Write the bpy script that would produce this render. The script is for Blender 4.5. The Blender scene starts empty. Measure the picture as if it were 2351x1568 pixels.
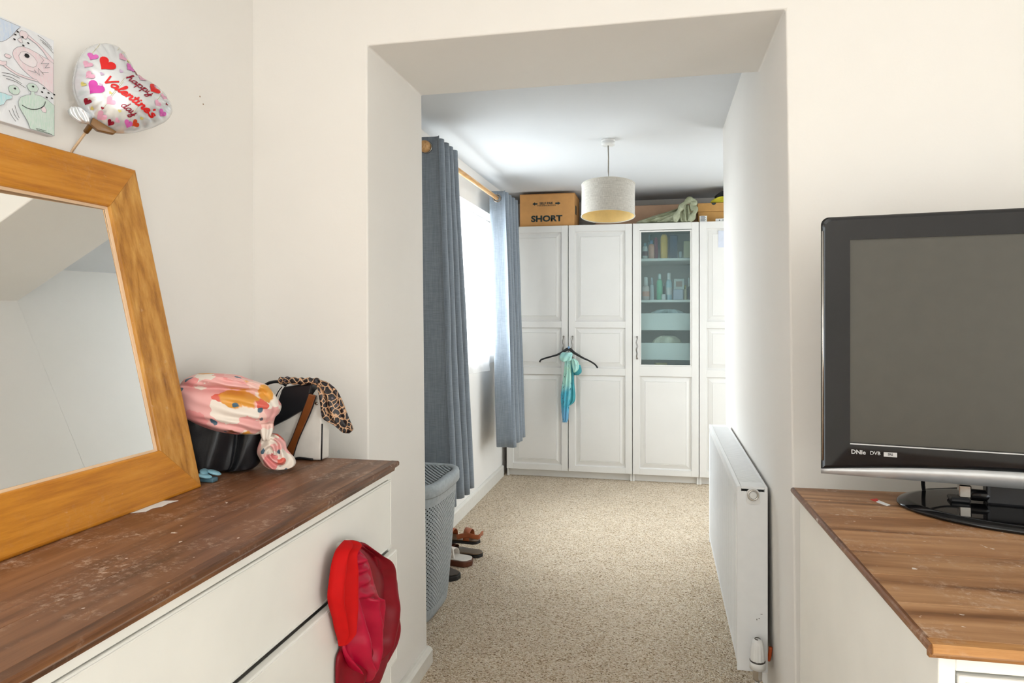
import bpy, bmesh, math, random
from mathutils import Vector, Matrix, noise
random.seed(7)
S = bpy.context.scene
COL = S.collection
PI = math.pi

# ------------------------------------------------------------------ camera
cam_d = bpy.data.cameras.new('camera')
cam_d.sensor_width = 36.0
cam_d.lens = 24.255
cam_d.shift_y = -0.02566
cam_d.clip_start = 0.02
cam = bpy.data.objects.new('camera', cam_d)
cam.location = (0, 0, 1.2916)
cam.rotation_euler = (PI/2, 0, 0.210934)
COL.objects.link(cam)
S.camera = cam

# ------------------------------------------------------------------ world and light
W = bpy.data.worlds.new('world'); S.world = W; W.use_nodes = True
bg = W.node_tree.nodes['Background']
bg.inputs[0].default_value = (0.86, 0.93, 1.0, 1); bg.inputs[1].default_value = 2.2

def area(name, loc, rot, sx, sy, power, col):
    d = bpy.data.lights.new(name, 'AREA'); d.shape = 'RECTANGLE'
    d.size = sx; d.size_y = sy; d.energy = power; d.color = col
    o = bpy.data.objects.new(name, d); o.location = loc; o.rotation_euler = rot
    COL.objects.link(o); return o
# daylight outside the window of the far room
area('daylight_far_window', (-2.35, 4.2, 2.45), (0, -PI*.29, 0), 1.9, 2.4, 470, (0.95, 0.98, 1.0))
# added fill light for the far room, at an invented alcove window
area('fill_light_alcove', (1.52, 4.72, 1.08), (0, PI/2, 0), 1.9, 1.1, 15, (0.96, 0.98, 1.0))
# added fill lights at two invented near-room windows, behind the camera
area('fill_light_left', (-1.62, -1.25, 1.10), (0, -PI/2, 0), 1.9, 1.5, 22, (1.0, 0.985, 0.965))
area('fill_light_side', (2.86, -1.45, 1.10), (0, PI/2, 0), 1.9, 1.2, 72, (1.0, 0.985, 0.965))
# added fill lamp aimed up, bounced off the near room's ceiling
area('ceiling_bounce_fill', (-0.55, -0.9, 1.40), (PI, 0, 0), 0.5, 0.5, 17, (1.0, 0.985, 0.96))

vs = S.view_settings
vs.view_transform = 'Standard'; vs.look = 'None'; vs.gamma = 1.0; vs.use_curve_mapping = False
vs.exposure = 0.38

# ------------------------------------------------------------------ helpers
def lin(r, g, b):
    def f(c):
        c /= 255.0
        return c/12.92 if c <= .04045 else ((c+.055)/1.055)**2.4
    return (f(r), f(g), f(b), 1.0)

def mesh_obj(name, bm, mat=None, parent=None, smooth=False):
    me = bpy.data.meshes.new(name)
    bmesh.ops.recalc_face_normals(bm, faces=bm.faces[:])
    bm.to_mesh(me); bm.free()
    return link_mesh(name, me, mat, parent, smooth)

def link_mesh(name, me, mat=None, parent=None, smooth=False):
    o = bpy.data.objects.new(name, me)
    if mat is not None and len(me.materials) == 0: me.materials.append(mat)
    if smooth:
        for p in me.polygons: p.use_smooth = True
    COL.objects.link(o)
    if parent is not None: o.parent = parent
    return o

def tag(o, label, cat, group=None):
    o['label'] = label; o['category'] = cat
    if group: o['group'] = group
    return o

def thing(name, label, cat, loc=(0, 0, 0), rotz=0, group=None):
    o = bpy.data.objects.new(name, None); COL.objects.link(o)
    o.empty_display_size = .05
    o.location = loc; o.rotation_euler = (0, 0, rotz)
    return tag(o, label, cat, group)

def struct(o):
    o['kind'] = 'structure'; return o

def NB(): return bmesh.new()

def box(bm, x0, x1, y0, y1, z0, z1, bev=0, seg=1):
    t = bmesh.new()
    bmesh.ops.create_cube(t, size=1)
    for v in t.verts:
        v.co = Vector(((x0+x1)/2 + v.co.x*(x1-x0), (y0+y1)/2 + v.co.y*(y1-y0), (z0+z1)/2 + v.co.z*(z1-z0)))
    if bev: bmesh.ops.bevel(t, geom=t.edges[:], offset=bev, segments=seg, affect='EDGES', profile=.5)
    merge(bm, t); return bm

def merge(bm, t, M=None):
    if M is not None: bmesh.ops.transform(t, matrix=M, verts=t.verts[:])
    me = bpy.data.meshes.new('tmp'); t.to_mesh(me); t.free()
    bm.from_mesh(me); bpy.data.meshes.remove(me)

def hexa(bm, c):
    """box from 8 corners: bottom 4 ccw, top 4 ccw"""
    v = [bm.verts.new(p) for p in c]
    for f in ((3,2,1,0),(4,5,6,7),(0,1,5,4),(1,2,6,5),(2,3,7,6),(3,0,4,7)):
        bm.faces.new([v[i] for i in f])

def lathe(bm, prof, seg=24, M=None, cap=True):
    t = bmesh.new(); rings = []
    for r, z in prof:
        rings.append([t.verts.new((r*math.cos(2*PI*i/seg), r*math.sin(2*PI*i/seg), z)) for i in range(seg)])
    for a, b in zip(rings, rings[1:]):
        for i in range(seg):
            t.faces.new((a[i], a[(i+1) % seg], b[(i+1) % seg], b[i]))
    if cap:
        t.faces.new(list(reversed(rings[0]))); t.faces.new(rings[-1])
    merge(bm, t, M)

def smooth_path(pts, n=8):
    P = [Vector(p) for p in pts]; out = []
    for i in range(len(P)-1):
        p0 = P[max(i-1, 0)]; p1 = P[i]; p2 = P[i+1]; p3 = P[min(i+2, len(P)-1)]
        for k in range(n):
            t = k/n
            out.append(.5*((2*p1)+(p2-p0)*t+(2*p0-5*p1+4*p2-p3)*t*t+(3*p1-p0-3*p2+p3)*t*t*t))
    out.append(P[-1]); return out

def tube(bm, pts, r, seg=8, flat=None, up=Vector((0, 0, 1)), closed=False):
    """r: number or list; flat=(a,b) scales along side/up for strap-like sections"""
    P = [Vector(p) for p in pts]; n = len(P); rings = []
    for i, p in enumerate(P):
        if closed: d = P[(i+1) % n]-P[i-1]
        else: d = P[min(i+1, n-1)]-P[max(i-1, 0)]
        d.normalize()
        s = d.cross(up)
        if s.length < 1e-4: s = d.cross(Vector((1, 0, 0)))
        s.normalize(); u = s.cross(d)
        rr = r[i] if isinstance(r, (list, tuple)) else r
        a, b = (rr, rr) if flat is None else (rr*flat[0], rr*flat[1])
        rings.append([bm.verts.new(p + s*a*math.cos(2*PI*k/seg) + u*b*math.sin(2*PI*k/seg)) for k in range(seg)])
    m = n if closed else n-1
    for i in range(m):
        A = rings[i]; B = rings[(i+1) % n]
        for k in range(seg):
            bm.faces.new((A[k], A[(k+1) % seg], B[(k+1) % seg], B[k]))
    if not closed:
        bm.faces.new(list(reversed(rings[0]))); bm.faces.new(rings[-1])

def prism(bm, poly, fn, bev=0):
    """poly: 2D points; fn(a,b,side) -> 3D for side 0 and 1"""
    t = bmesh.new()
    A = [t.verts.new(fn(a, b, 0)) for a, b in poly]; B = [t.verts.new(fn(a, b, 1)) for a, b in poly]
    t.faces.new(A); t.faces.new(list(reversed(B)))
    n = len(poly)
    for i in range(n): t.faces.new((A[i], B[i], B[(i+1) % n], A[(i+1) % n]))
    bmesh.ops.recalc_face_normals(t, faces=t.faces[:])
    if bev: bmesh.ops.bevel(t, geom=t.edges[:], offset=bev, segments=2, affect='EDGES', profile=.5)
    merge(bm, t)

def drape(bm, O, ex, ez, en, rows, depth, ns=40, nt=60, back=.004):
    """closed cloth body. rows: list of (t, left, right) in the (ex,ez) plane (t along ez, downwards is decreasing);
    depth(s,t) -> bulge along en at s in 0..1, t in 0..1"""
    O = Vector(O); ex = Vector(ex).normalized(); ez = Vector(ez).normalized(); en = Vector(en).normalized()
    rr = smooth_path([(a, b, c) for a, b, c in rows], 10)
    F = []; Bk = []
    for j in range(nt+1):
        q = j/nt*(len(rr)-1); i = min(int(q), len(rr)-2); f = q-i
        r = rr[i].lerp(rr[i+1], f)
        fr = []; bk = []
        for k in range(ns+1):
            s = k/ns; x = r[1]+(r[2]-r[1])*s
            e = max(0, 1-(2*s-1)**2)**.5 * min(1, (min(j, nt-j)/nt*9))**.5
            d = depth(s, j/nt)*e
            fr.append(bm.verts.new(O+ex*x+ez*r[0]+en*(d+back)))
            bk.append(bm.verts.new(O+ex*x+ez*r[0]-en*back*e) if 0 < k < ns and 0 < j < nt else fr[-1])
        F.append(fr); Bk.append(bk)
    for j in range(nt):
        for k in range(ns):
            bm.faces.new((F[j][k], F[j][k+1], F[j+1][k+1], F[j+1][k]))
            q = [Bk[j][k], Bk[j+1][k], Bk[j+1][k+1], Bk[j][k+1]]
            u = []
            for v in q:
                if v not in u: u.append(v)
            if len(u) >= 3:
                try: bm.faces.new(u)
                except ValueError: pass

def text_mesh(body, size, bold=0.0):
    c = bpy.data.curves.new('lettering', 'FONT'); c.body = body; c.size = size; c.align_x = 'CENTER'; c.align_y = 'CENTER'
    c.resolution_u = 3; c.offset = bold
    o = bpy.data.objects.new('lettering_tmp', c); COL.objects.link(o)
    me = bpy.data.meshes.new_from_object(o)
    bpy.data.objects.remove(o); bpy.data.curves.remove(c)
    bm = bmesh.new(); bm.from_mesh(me); bpy.data.meshes.remove(me)
    return bm

# ------------------------------------------------------------------ materials
def new_mat(name):
    m = bpy.data.materials.new(name); m.use_nodes = True
    nt = m.node_tree; b = nt.nodes['Principled BSDF']
    return m, nt, b

def setp(b, **k):
    names = dict(col='Base Color', rough='Roughness', metal='Metallic', spec='Specular IOR Level', sheen='Sheen Weight',
                 coat='Coat Weight', coatr='Coat Roughness', trans='Transmission Weight', ior='IOR', alpha='Alpha', aniso='Anisotropic')
    for a, v in k.items(): b.inputs[names[a]].default_value = v

def coords(nt, kind='Object', scale=(1, 1, 1), rot=(0, 0, 0)):
    tc = nt.nodes.new('ShaderNodeTexCoord'); mp = nt.nodes.new('ShaderNodeMapping')
    mp.inputs['Scale'].default_value = scale; mp.inputs['Rotation'].default_value = rot
    nt.links.new(tc.outputs[kind], mp.inputs['Vector']); return mp.outputs[0]

def tnoise(nt, vec, scale, detail=4, rough=.5, dist=0):
    n = nt.nodes.new('ShaderNodeTexNoise'); n.inputs['Scale'].default_value = scale
    n.inputs['Detail'].default_value = detail; n.inputs['Roughness'].default_value = rough; n.inputs['Distortion'].default_value = dist
    nt.links.new(vec, n.inputs['Vector']); return n

def ramp(nt, fac, stops, interp='LINEAR'):
    r = nt.nodes.new('ShaderNodeValToRGB'); r.color_ramp.interpolation = interp
    e = r.color_ramp.elements
    while len(e) < len(stops): e.new(.5)
    for i, (p, c) in enumerate(stops):
        e[i].position = p; e[i].color = c
    nt.links.new(fac, r.inputs[0]); return r.outputs[0]

def mixc(nt, fac, a, b, mode='MIX'):
    m = nt.nodes.new('ShaderNodeMix'); m.data_type = 'RGBA'; m.blend_type = mode
    for sock, v in ((m.inputs[0], fac), (m.inputs[6], a), (m.inputs[7], b)):
        if isinstance(v, (int, float)): sock.default_value = v
        elif isinstance(v, tuple): sock.default_value = v
        else: nt.links.new(v, sock)
    return m.outputs[2]

def math_n(nt, op, a, b=None):
    m = nt.nodes.new('ShaderNodeMath'); m.operation = op
    for i, v in enumerate((a, b)):
        if v is None: continue
        if isinstance(v, (int, float)): m.inputs[i].default_value = v
        else: nt.links.new(v, m.inputs[i])
    return m.outputs[0]

def bump(nt, b, h, strength=.2, dist=.002):
    n = nt.nodes.new('ShaderNodeBump'); n.inputs['Strength'].default_value = strength; n.inputs['Distance'].default_value = dist
    nt.links.new(h, n.inputs['Height']); nt.links.new(n.outputs[0], b.inputs['Normal']); return n

def plain(name, c, rough=.5, metal=0, noise_amt=.03, nscale=30, bmp=0, bscale=200, **k):
    m, nt, b = new_mat(name); setp(b, rough=rough, metal=metal, **k)
    v = coords(nt)
    n = tnoise(nt, v, nscale, 3)
    d = tuple(max(0, x*(1-noise_amt*2)) for x in c[:3])+(1,)
    l = tuple(min(1, x*(1+noise_amt)) for x in c[:3])+(1,)
    nt.links.new(ramp(nt, n.outputs[0], [(.3, d), (.7, l)]), b.inputs['Base Color'])
    if bmp: bump(nt, b, tnoise(nt, v, bscale, 3).outputs[0], bmp, .001)
    return m

M = {}
def wall_paint(name, c, amt=.02):
    m, nt, b = new_mat(name); setp(b, rough=.75, spec=.25)
    v = coords(nt)
    n = tnoise(nt, v, 1.3, 4, .6)
    d = tuple(x*(1-amt) for x in c[:3])+(1,); l = tuple(min(1, x*(1+amt)) for x in c[:3])+(1,)
    base = ramp(nt, n.outputs[0], [(.3, d), (.7, l)])
    sm = tnoise(nt, v, 23, 2, .5)        # a few faint scuffs
    f = ramp(nt, sm.outputs[0], [(.78, (0, 0, 0, 1)), (.82, (.12, .12, .12, 1))])
    nt.links.new(mixc(nt, f, base, tuple(x*.7 for x in c[:3])+(1,)), b.inputs['Base Color'])
    hn = tnoise(nt, v, 90, 5, .6)
    bump(nt, b, hn.outputs[0], .12, .002)
    return m
M['wall'] = wall_paint('cream_wall_paint', (.885, .85, .805, 1))
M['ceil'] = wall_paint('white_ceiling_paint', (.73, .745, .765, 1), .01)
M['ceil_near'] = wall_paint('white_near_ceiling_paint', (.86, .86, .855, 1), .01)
M['white_trim'] = plain('white_gloss_trim', (.82, .79, .73, 1), .35, noise_amt=.02)

def carpet():
    m, nt, b = new_mat('beige_loop_carpet'); setp(b, rough=.95, spec=.1)
    v = coords(nt, 'Object', (1, 1, 1), (0, 0, .05))
    vo = nt.nodes.new('ShaderNodeTexVoronoi'); vo.inputs['Scale'].default_value = 185
    nt.links.new(v, vo.inputs['Vector'])
    sep = nt.nodes.new('ShaderNodeSeparateColor'); nt.links.new(vo.outputs['Color'], sep.inputs[0])
    c1 = ramp(nt, sep.outputs[0], [(0, lin(150, 122, 92)), (.14, lin(208, 184, 152)), (.55, lin(234, 215, 190)), (1, lin(250, 238, 220))])
    n2 = tnoise(nt, v, 7, 4, .6)
    c2 = mixc(nt, .3, c1, ramp(nt, n2.outputs[0], [(.3, (.72, .69, .66, 1)), (.7, (1, 1, 1, 1))]), 'MULTIPLY')
    nt.links.new(c2, b.inputs['Base Color'])
    inv = math_n(nt, 'SUBTRACT', 1.0, math_n(nt, 'MULTIPLY', vo.outputs['Distance'], 1.3))
    bump(nt, b, inv, .9, .006)
    return m
M['carpet'] = carpet()

def wood(name, dark, mid, light, axis='Y', scale=1.0, rough=.45, scuffs=0.0, var=.5, contrast=1.0):
    m, nt, b = new_mat(name); setp(b, rough=rough, spec=.4)
    sc = {'X': (.9, 11, 11), 'Y': (11, .9, 11), 'Z': (11, 11, .9)}[axis]
    v0 = coords(nt, 'Object', tuple(s*scale for s in sc))
    oi = nt.nodes.new('ShaderNodeObjectInfo')
    off = nt.nodes.new('ShaderNodeVectorMath'); off.operation = 'ADD'
    cb = nt.nodes.new('ShaderNodeCombineXYZ')
    for i in range(3): nt.links.new(math_n(nt, 'MULTIPLY', oi.outputs['Random'], 17.0+i*7), cb.inputs[i])
    nt.links.new(v0, off.inputs[0]); nt.links.new(cb.outputs[0], off.inputs[1])
    v = off.outputs[0]
    n1 = tnoise(nt, v, .55, 1.5, .45, .6)
    rings = nt.nodes.new('ShaderNodeMath'); rings.operation = 'FRACT'
    nt.links.new(math_n(nt, 'MULTIPLY', n1.outputs[0], 7.0), rings.inputs[0])
    tri = math_n(nt, 'ABSOLUTE', math_n(nt, 'SUBTRACT', rings.outputs[0], .5))
    n3 = tnoise(nt, v, 4.5, 6, .65)
    f = math_n(nt, 'ADD', math_n(nt, 'MULTIPLY', tri, .34*contrast), math_n(nt, 'MULTIPLY', n3.outputs[0], .82))
    c = ramp(nt, f, [(.25, dark), (.5, mid), (.78, light)])
    hsv = nt.nodes.new('ShaderNodeHueSaturation')
    nt.links.new(math_n(nt, 'ADD', math_n(nt, 'MULTIPLY', oi.outputs['Random'], var*.45), 1-var*.22), hsv.inputs['Value'])
    nt.links.new(c, hsv.inputs['Color']); c = hsv.outputs[0]
    # knots
    vk = coords(nt, 'Object', tuple(s*scale*.12 for s in sc))
    vo = nt.nodes.new('ShaderNodeTexVoronoi'); vo.inputs['Scale'].default_value = 3.4; nt.links.new(vk, vo.inputs['Vector'])
    kn = ramp(nt, vo.outputs['Distance'], [(.03, (1, 1, 1, 1)), (.09, (0, 0, 0, 1))])
    c = mixc(nt, math_n(nt, 'MULTIPLY', kn, .75), c, tuple(x*.35 for x in dark[:3])+(1,))
    if scuffs:
        vs2 = coords(nt, 'Object')
        a = tnoise(nt, vs2, 9, 3, .6); s2 = tnoise(nt, vs2, 95, 4, .7)
        k = math_n(nt, 'MULTIPLY', ramp(nt, a.outputs[0], [(.46, (0, 0, 0, 1)), (.64, (1, 1, 1, 1))]), ramp(nt, s2.outputs[0], [(.50, (0, 0, 0, 1)), (.68, (1, 1, 1, 1))]))
        s3 = tnoise(nt, vs2, 48, 2, .5)
        k2 = ramp(nt, s3.outputs[0], [(.735, (0, 0, 0, 1)), (.755, (.9, .9, .9, 1))])
        c = mixc(nt, math_n(nt, 'MULTIPLY', k, scuffs*.7), c, lin(214, 190, 170))
        c = mixc(nt, math_n(nt, 'MULTIPLY', k2, scuffs), c, lin(235, 222, 210))
    nt.links.new(c, b.inputs['Base Color'])
    bump(nt, b, n3.outputs[0], .18, .0015)
    return m
M['pineY'] = wood('dark_stained_pine_lengthwise', lin(84, 52, 32), lin(128, 86, 58), lin(158, 112, 78), 'Y', .8, .40, 1.0, .6)
M['pineX'] = wood('dark_stained_pine_crosswise', lin(96, 60, 34), lin(156, 110, 72), lin(196, 150, 108), 'X', .8, .42, 1.0, .5, 1.9)
M['pine_edge'] = wood('stained_pine_edge', lin(62, 36, 20), lin(108, 68, 40), lin(156, 108, 66), 'Y', 1.2, .4, .6, .1)
M['pine_edgeX'] = wood('stained_pine_front_edge', lin(104, 66, 34), lin(164, 112, 62), lin(205, 152, 96), 'X', 1.2, .4, .6, .1)
M['oakY'] = wood('honey_oak_lengthwise', lin(166, 98, 18), lin(202, 132, 36), lin(218, 152, 58), 'Y', 1.3, .38, .12, .15, .6)
M['oakZ'] = wood('honey_oak_upright', lin(140, 86, 24), lin(194, 134, 54), lin(222, 168, 88), 'Z', 1.3, .38, .12, .15, 1.2)
M['rod'] = wood('pale_varnished_wood', lin(180, 128, 74), lin(214, 166, 110), lin(232, 192, 142), 'Y', 2, .35, 0, .1)
M['dresser_white'] = plain('off_white_dresser_paint', (.86, .84, .785, 1), .4, noise_amt=.02, nscale=6, bmp=.05)
M['wardrobe'] = plain('white_wardrobe_foil', (.82, .80, .765, 1), .33, noise_amt=.012, nscale=4)
M['radiator'] = plain('white_radiator_enamel', (.90, .915, .93, 1), .28, noise_amt=.01)
M['chrome'] = plain('polished_metal', (.62, .60, .57, 1), .18, 1.0)
M['dark_metal'] = plain('blackened_metal', (.10, .09, .085, 1), .35, .8)
M['black_gloss'] = plain('gloss_black_plastic', (.006, .006, .007, 1), .06, 0, spec=.42)
M['black_plastic'] = plain('black_plastic', (.014, .014, .016, 1), .35)
M['silver'] = plain('silver_painted_plastic', (.60, .61, .62, 1), .3, .55)
M['screen'] = plain('matte_lcd_panel', (.058, .053, .041, 1), .36, spec=.6)
M['card'] = plain('brown_cardboard', lin(214, 158, 96), .8, noise_amt=.04, nscale=14, bmp=.1, bscale=90)
M['card_dull'] = plain('dull_brown_cardboard', lin(168, 134, 108), .85, noise_amt=.04, nscale=14)
M['card_box'] = plain('tan_shoebox_card', lin(196, 148, 84), .8, noise_amt=.03)
M['ink'] = plain('dark_printing_ink', lin(44, 56, 54), .7)
M['white_plastic'] = plain('white_plastic', (.84, .84, .83, 1), .3)
M['paper'] = plain('white_paper', (.86, .86, .85, 1), .8)
M['paper_blue'] = plain('pale_blue_paper', lin(214, 218, 230), .8)
M['red_print'] = plain('red_print', lin(214, 62, 54), .6)

# ------------------------------------------------------------------ room shell
XL = -1.245; YN = 1.943; YF = 2.45; YE = 3.83; YB = 6.06; XR2 = 1.34; YR = -2.25; XRR = 2.65; HF = 2.42; HB = 2.285
bm = NB(); box(bm, XL-.3, XRR+.2, YR-.2, YB+.2, -.1, 0)
floor = struct(mesh_obj('floor', bm, M['carpet']))

# left wall with the window opening of the far room, and one added for fill light
WY0, WY1, WZ0, WZ1 = 3.52, 5.02, 1.0, 2.05
bm = NB()
box(bm, XL-.28, XL, YR, -2.0, 0, HF); box(bm, XL-.28, XL, -.5, WY0, 0, HF); box(bm, XL-.28, XL, -2.0, -.5, 0, .1); box(bm, XL-.28, XL, -2.0, -.5, 2.1, HF); box(bm, XL-.28, XL, WY1, YB, 0, HF)
box(bm, XL-.28, XL, WY0, WY1, 0, WZ0); box(bm, XL-.28, XL, WY0, WY1, WZ1, HF)
struct(mesh_obj('wall_left', bm, M['wall']))

# dividing wall with the wide opening; its edges are slightly out of plumb
bm = NB()
F = [(XL, 0), (-.855, 0), (-.863, 2.105), (.327, 2.105), (.355, 0), (XRR, 0), (XRR, HF), (XL, HF)]
B = [(XL, 0), (-.848, 0), (-.870, 2.112), (.327, 2.112), (.355, 0), (XRR, 0), (XRR, HF), (XL, HF)]
vf = [bm.verts.new((a, YN, b)) for a, b in F]; vb = [bm.verts.new((a, YF, b)) for a, b in B]
bm.faces.new(vf); bm.faces.new(list(reversed(vb)))
for i in range(8): bm.faces.new((vf[i], vb[i], vb[(i+1) % 8], vf[(i+1) % 8]))
bmesh.ops.recalc_face_normals(bm, faces=bm.faces[:])
ed = [e for e in bm.edges if all((v in vf or v in vb) for v in e.verts) and
      all(any(abs(v.co.x-q) < .02 for q in (-.86, .34)) for v in e.verts)]
bmesh.ops.bevel(bm, geom=ed, offset=.005, segments=3, affect='EDGES', profile=.5)
struct(mesh_obj('wall_front', bm, M['wall']))
# right-hand wall of the far room
bm = NB()
hexa(bm, [(.355, YF, 0), (XRR, YF, 0), (XRR, YE, 0), (.353, YE, 0), (.327, YF, HF), (XRR, YF, HF), (XRR, YE, HF), (.327, YE, HF)])
struct(mesh_obj('wall_right', bm, M['wall']))
bm = NB(); box(bm, XR2, XR2+.1, YE, 4.15, 0, HF); box(bm, XR2, XR2+.1, 5.28, YB, 0, HF); box(bm, XR2, XR2+.1, 4.15, 5.28, 0, .1); box(bm, XR2, XR2+.1, 4.15, 5.28, 2.08, HF); struct(mesh_obj('wall_alcove', bm, M['wall']))  # opening added here to let fill light into the far room
bm = NB(); box(bm, XL-.28, XR2+.1, YB, YB+.1, 0, HF); struct(mesh_obj('wall_back', bm, M['wall']))
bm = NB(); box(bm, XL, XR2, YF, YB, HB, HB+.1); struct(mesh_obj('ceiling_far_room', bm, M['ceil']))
bm = NB(); box(bm, XL-.28, XRR+.1, YR-.1, YN, HF, HF+.1); struct(mesh_obj('ceiling', bm, M['ceil_near']))

# near room: rear wall, side wall with an opening added for fill light (behind the photographer)
bm = NB()
box(bm, XL-.28, XRR+.1, YR-.12, YR, 0, HF)
struct(mesh_obj('wall_rear', bm, M['wall']))
bm = NB()
box(bm, XRR, XRR+.1, YR, -2.05, 0, HF); box(bm, XRR, XRR+.1, -.85, YN, 0, HF)
box(bm, XRR, XRR+.1, -2.05, -.85, 0, .1); box(bm, XRR, XRR+.1, -2.05, -.85, 2.1, HF)
struct(mesh_obj('wall_side', bm, M['wall']))

# window panes
def glass_mat(name, tint, diff=.0, gloss=.06, rough=.02):
    m = bpy.data.materials.new(name); m.use_nodes = True; nt = m.node_tree
    for n in list(nt.nodes): nt.nodes.remove(n)
    out = nt.nodes.new('ShaderNodeOutputMaterial')
    tr = nt.nodes.new('ShaderNodeBsdfTransparent'); tr.inputs[0].default_value = tint
    gl = nt.nodes.new('ShaderNodeBsdfGlossy'); gl.inputs['Roughness'].default_value = rough
    m1 = nt.nodes.new('ShaderNodeMixShader'); m1.inputs[0].default_value = gloss
    nt.links.new(tr.outputs[0], m1.inputs[1]); nt.links.new(gl.outputs[0], m1.inputs[2]); last = m1
    if diff:
        df = nt.nodes.new('ShaderNodeBsdfDiffuse'); df.inputs[0].default_value = (.55, .68, .70, 1)
        m2 = nt.nodes.new('ShaderNodeMixShader'); m2.inputs[0].default_value = diff
        nt.links.new(m1.outputs[0], m2.inputs[1]); nt.links.new(df.outputs[0], m2.inputs[2]); last = m2
    nt.links.new(last.outputs[0], out.inputs[0]); return m
M['pane'] = glass_mat('clear_window_glass', (.96, .98, .98, 1))
M['upvc'] = plain('white_upvc', (.85, .86, .86, 1), .3)

def window(name, fn, a0, a1, z0, z1, mull):
    """fn(a, d, z): a along the wall, d depth"""
    root = bpy.data.objects.new(name, None); COL.objects.link(root); struct(root)
    def bar(nm, a, b, c, d, e0=0, e1=.06):
        bm = NB(); p = [fn(x, y, z) for z in (c, d) for x, y in ((a, e0), (b, e0), (b, e1), (a, e1))]
        hexa(bm, p); return mesh_obj(nm, bm, M['upvc'], root)
    w = .055
    bar('window_frame', a0, a1, z0, z0+w); bar('window_frame', a0, a1, z1-w, z1)
    bar('window_frame', a0, a0+w, z0+w, z1-w); bar('window_frame', a1-w, a1, z0+w, z1-w)
    xs = [a0+w]+[q for q in mull]+[a1-w]
    for q in mull: bar('mullion', q-w/2, q+w/2, z0+w, z1-w)
    for i in range(len(xs)-1):
        bm = NB(); l = xs[i]+(w/2 if i else 0); r = xs[i+1]-(w/2 if i < len(xs)-2 else 0)
        hexa(bm, [fn(x, y, z) for z in (z0+w, z1-w) for x, y in ((l, .025), (r, .025), (r, .031), (l, .031))])
        mesh_obj('pane', bm, M['pane'], root)
    return root
window('window_1', lambda a, d, z: (XL-.2+d, a, z), WY0, WY1, WZ0, WZ1, [4.27])
window('added_window_left', lambda a, d, z: (XL-.2+d, a, z), -2.0, -.5, .1, 2.1, [-1.25])  # unseen window added behind the camera for fill light
window('added_window_side', lambda a, d, z: (XRR+.02+d, a, z), -2.05, -.85, .1, 2.1, [-1.45])  # unseen too, added on the side wall to brighten the near room
window('added_window_alcove', lambda a, d, z: (XR2+.02+d, a, z), 4.15, 5.28, .1, 2.08, [4.72])  # unseen window added in the alcove to brighten the far room
bm = NB(); box(bm, XL-.14, XL+.012, WY0, WY1, WZ0-.004, WZ0+.02, .004, 2)
struct(mesh_obj('window_sill', bm, M['upvc']))

# baseboards
def baseboard(name, x0, x1, y0, y1, h, front):
    bm = NB()
    prof = [(0, 0), (front, 0), (front, h-.012), (front*.75, h-.003), (front*.4, h), (0, h)]
    prism(bm, prof, lambda a, b, s: (x0+a, y0 if s == 0 else y1, b))
    return struct(mesh_obj(name, bm, M['white_trim']))
baseboard('baseboard_left', XL, 0, YF, 5.41, .088, .02)
baseboard('baseboard_opening', -.851, 0, YN+.012, YF-.004, .062, .026)

# ------------------------------------------------------------------ wardrobes
XW = -1.207; DY = 5.42; HW = 2.001; PL = .06
PANES = ((.052, .705, 'a'), (.051, .315, 'b'), (.057, .715, 'c'))
M['cabinet_glass'] = glass_mat('frosted_grey_green_glass', (.80, .875, .88, 1), .07, .025, .12)

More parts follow.
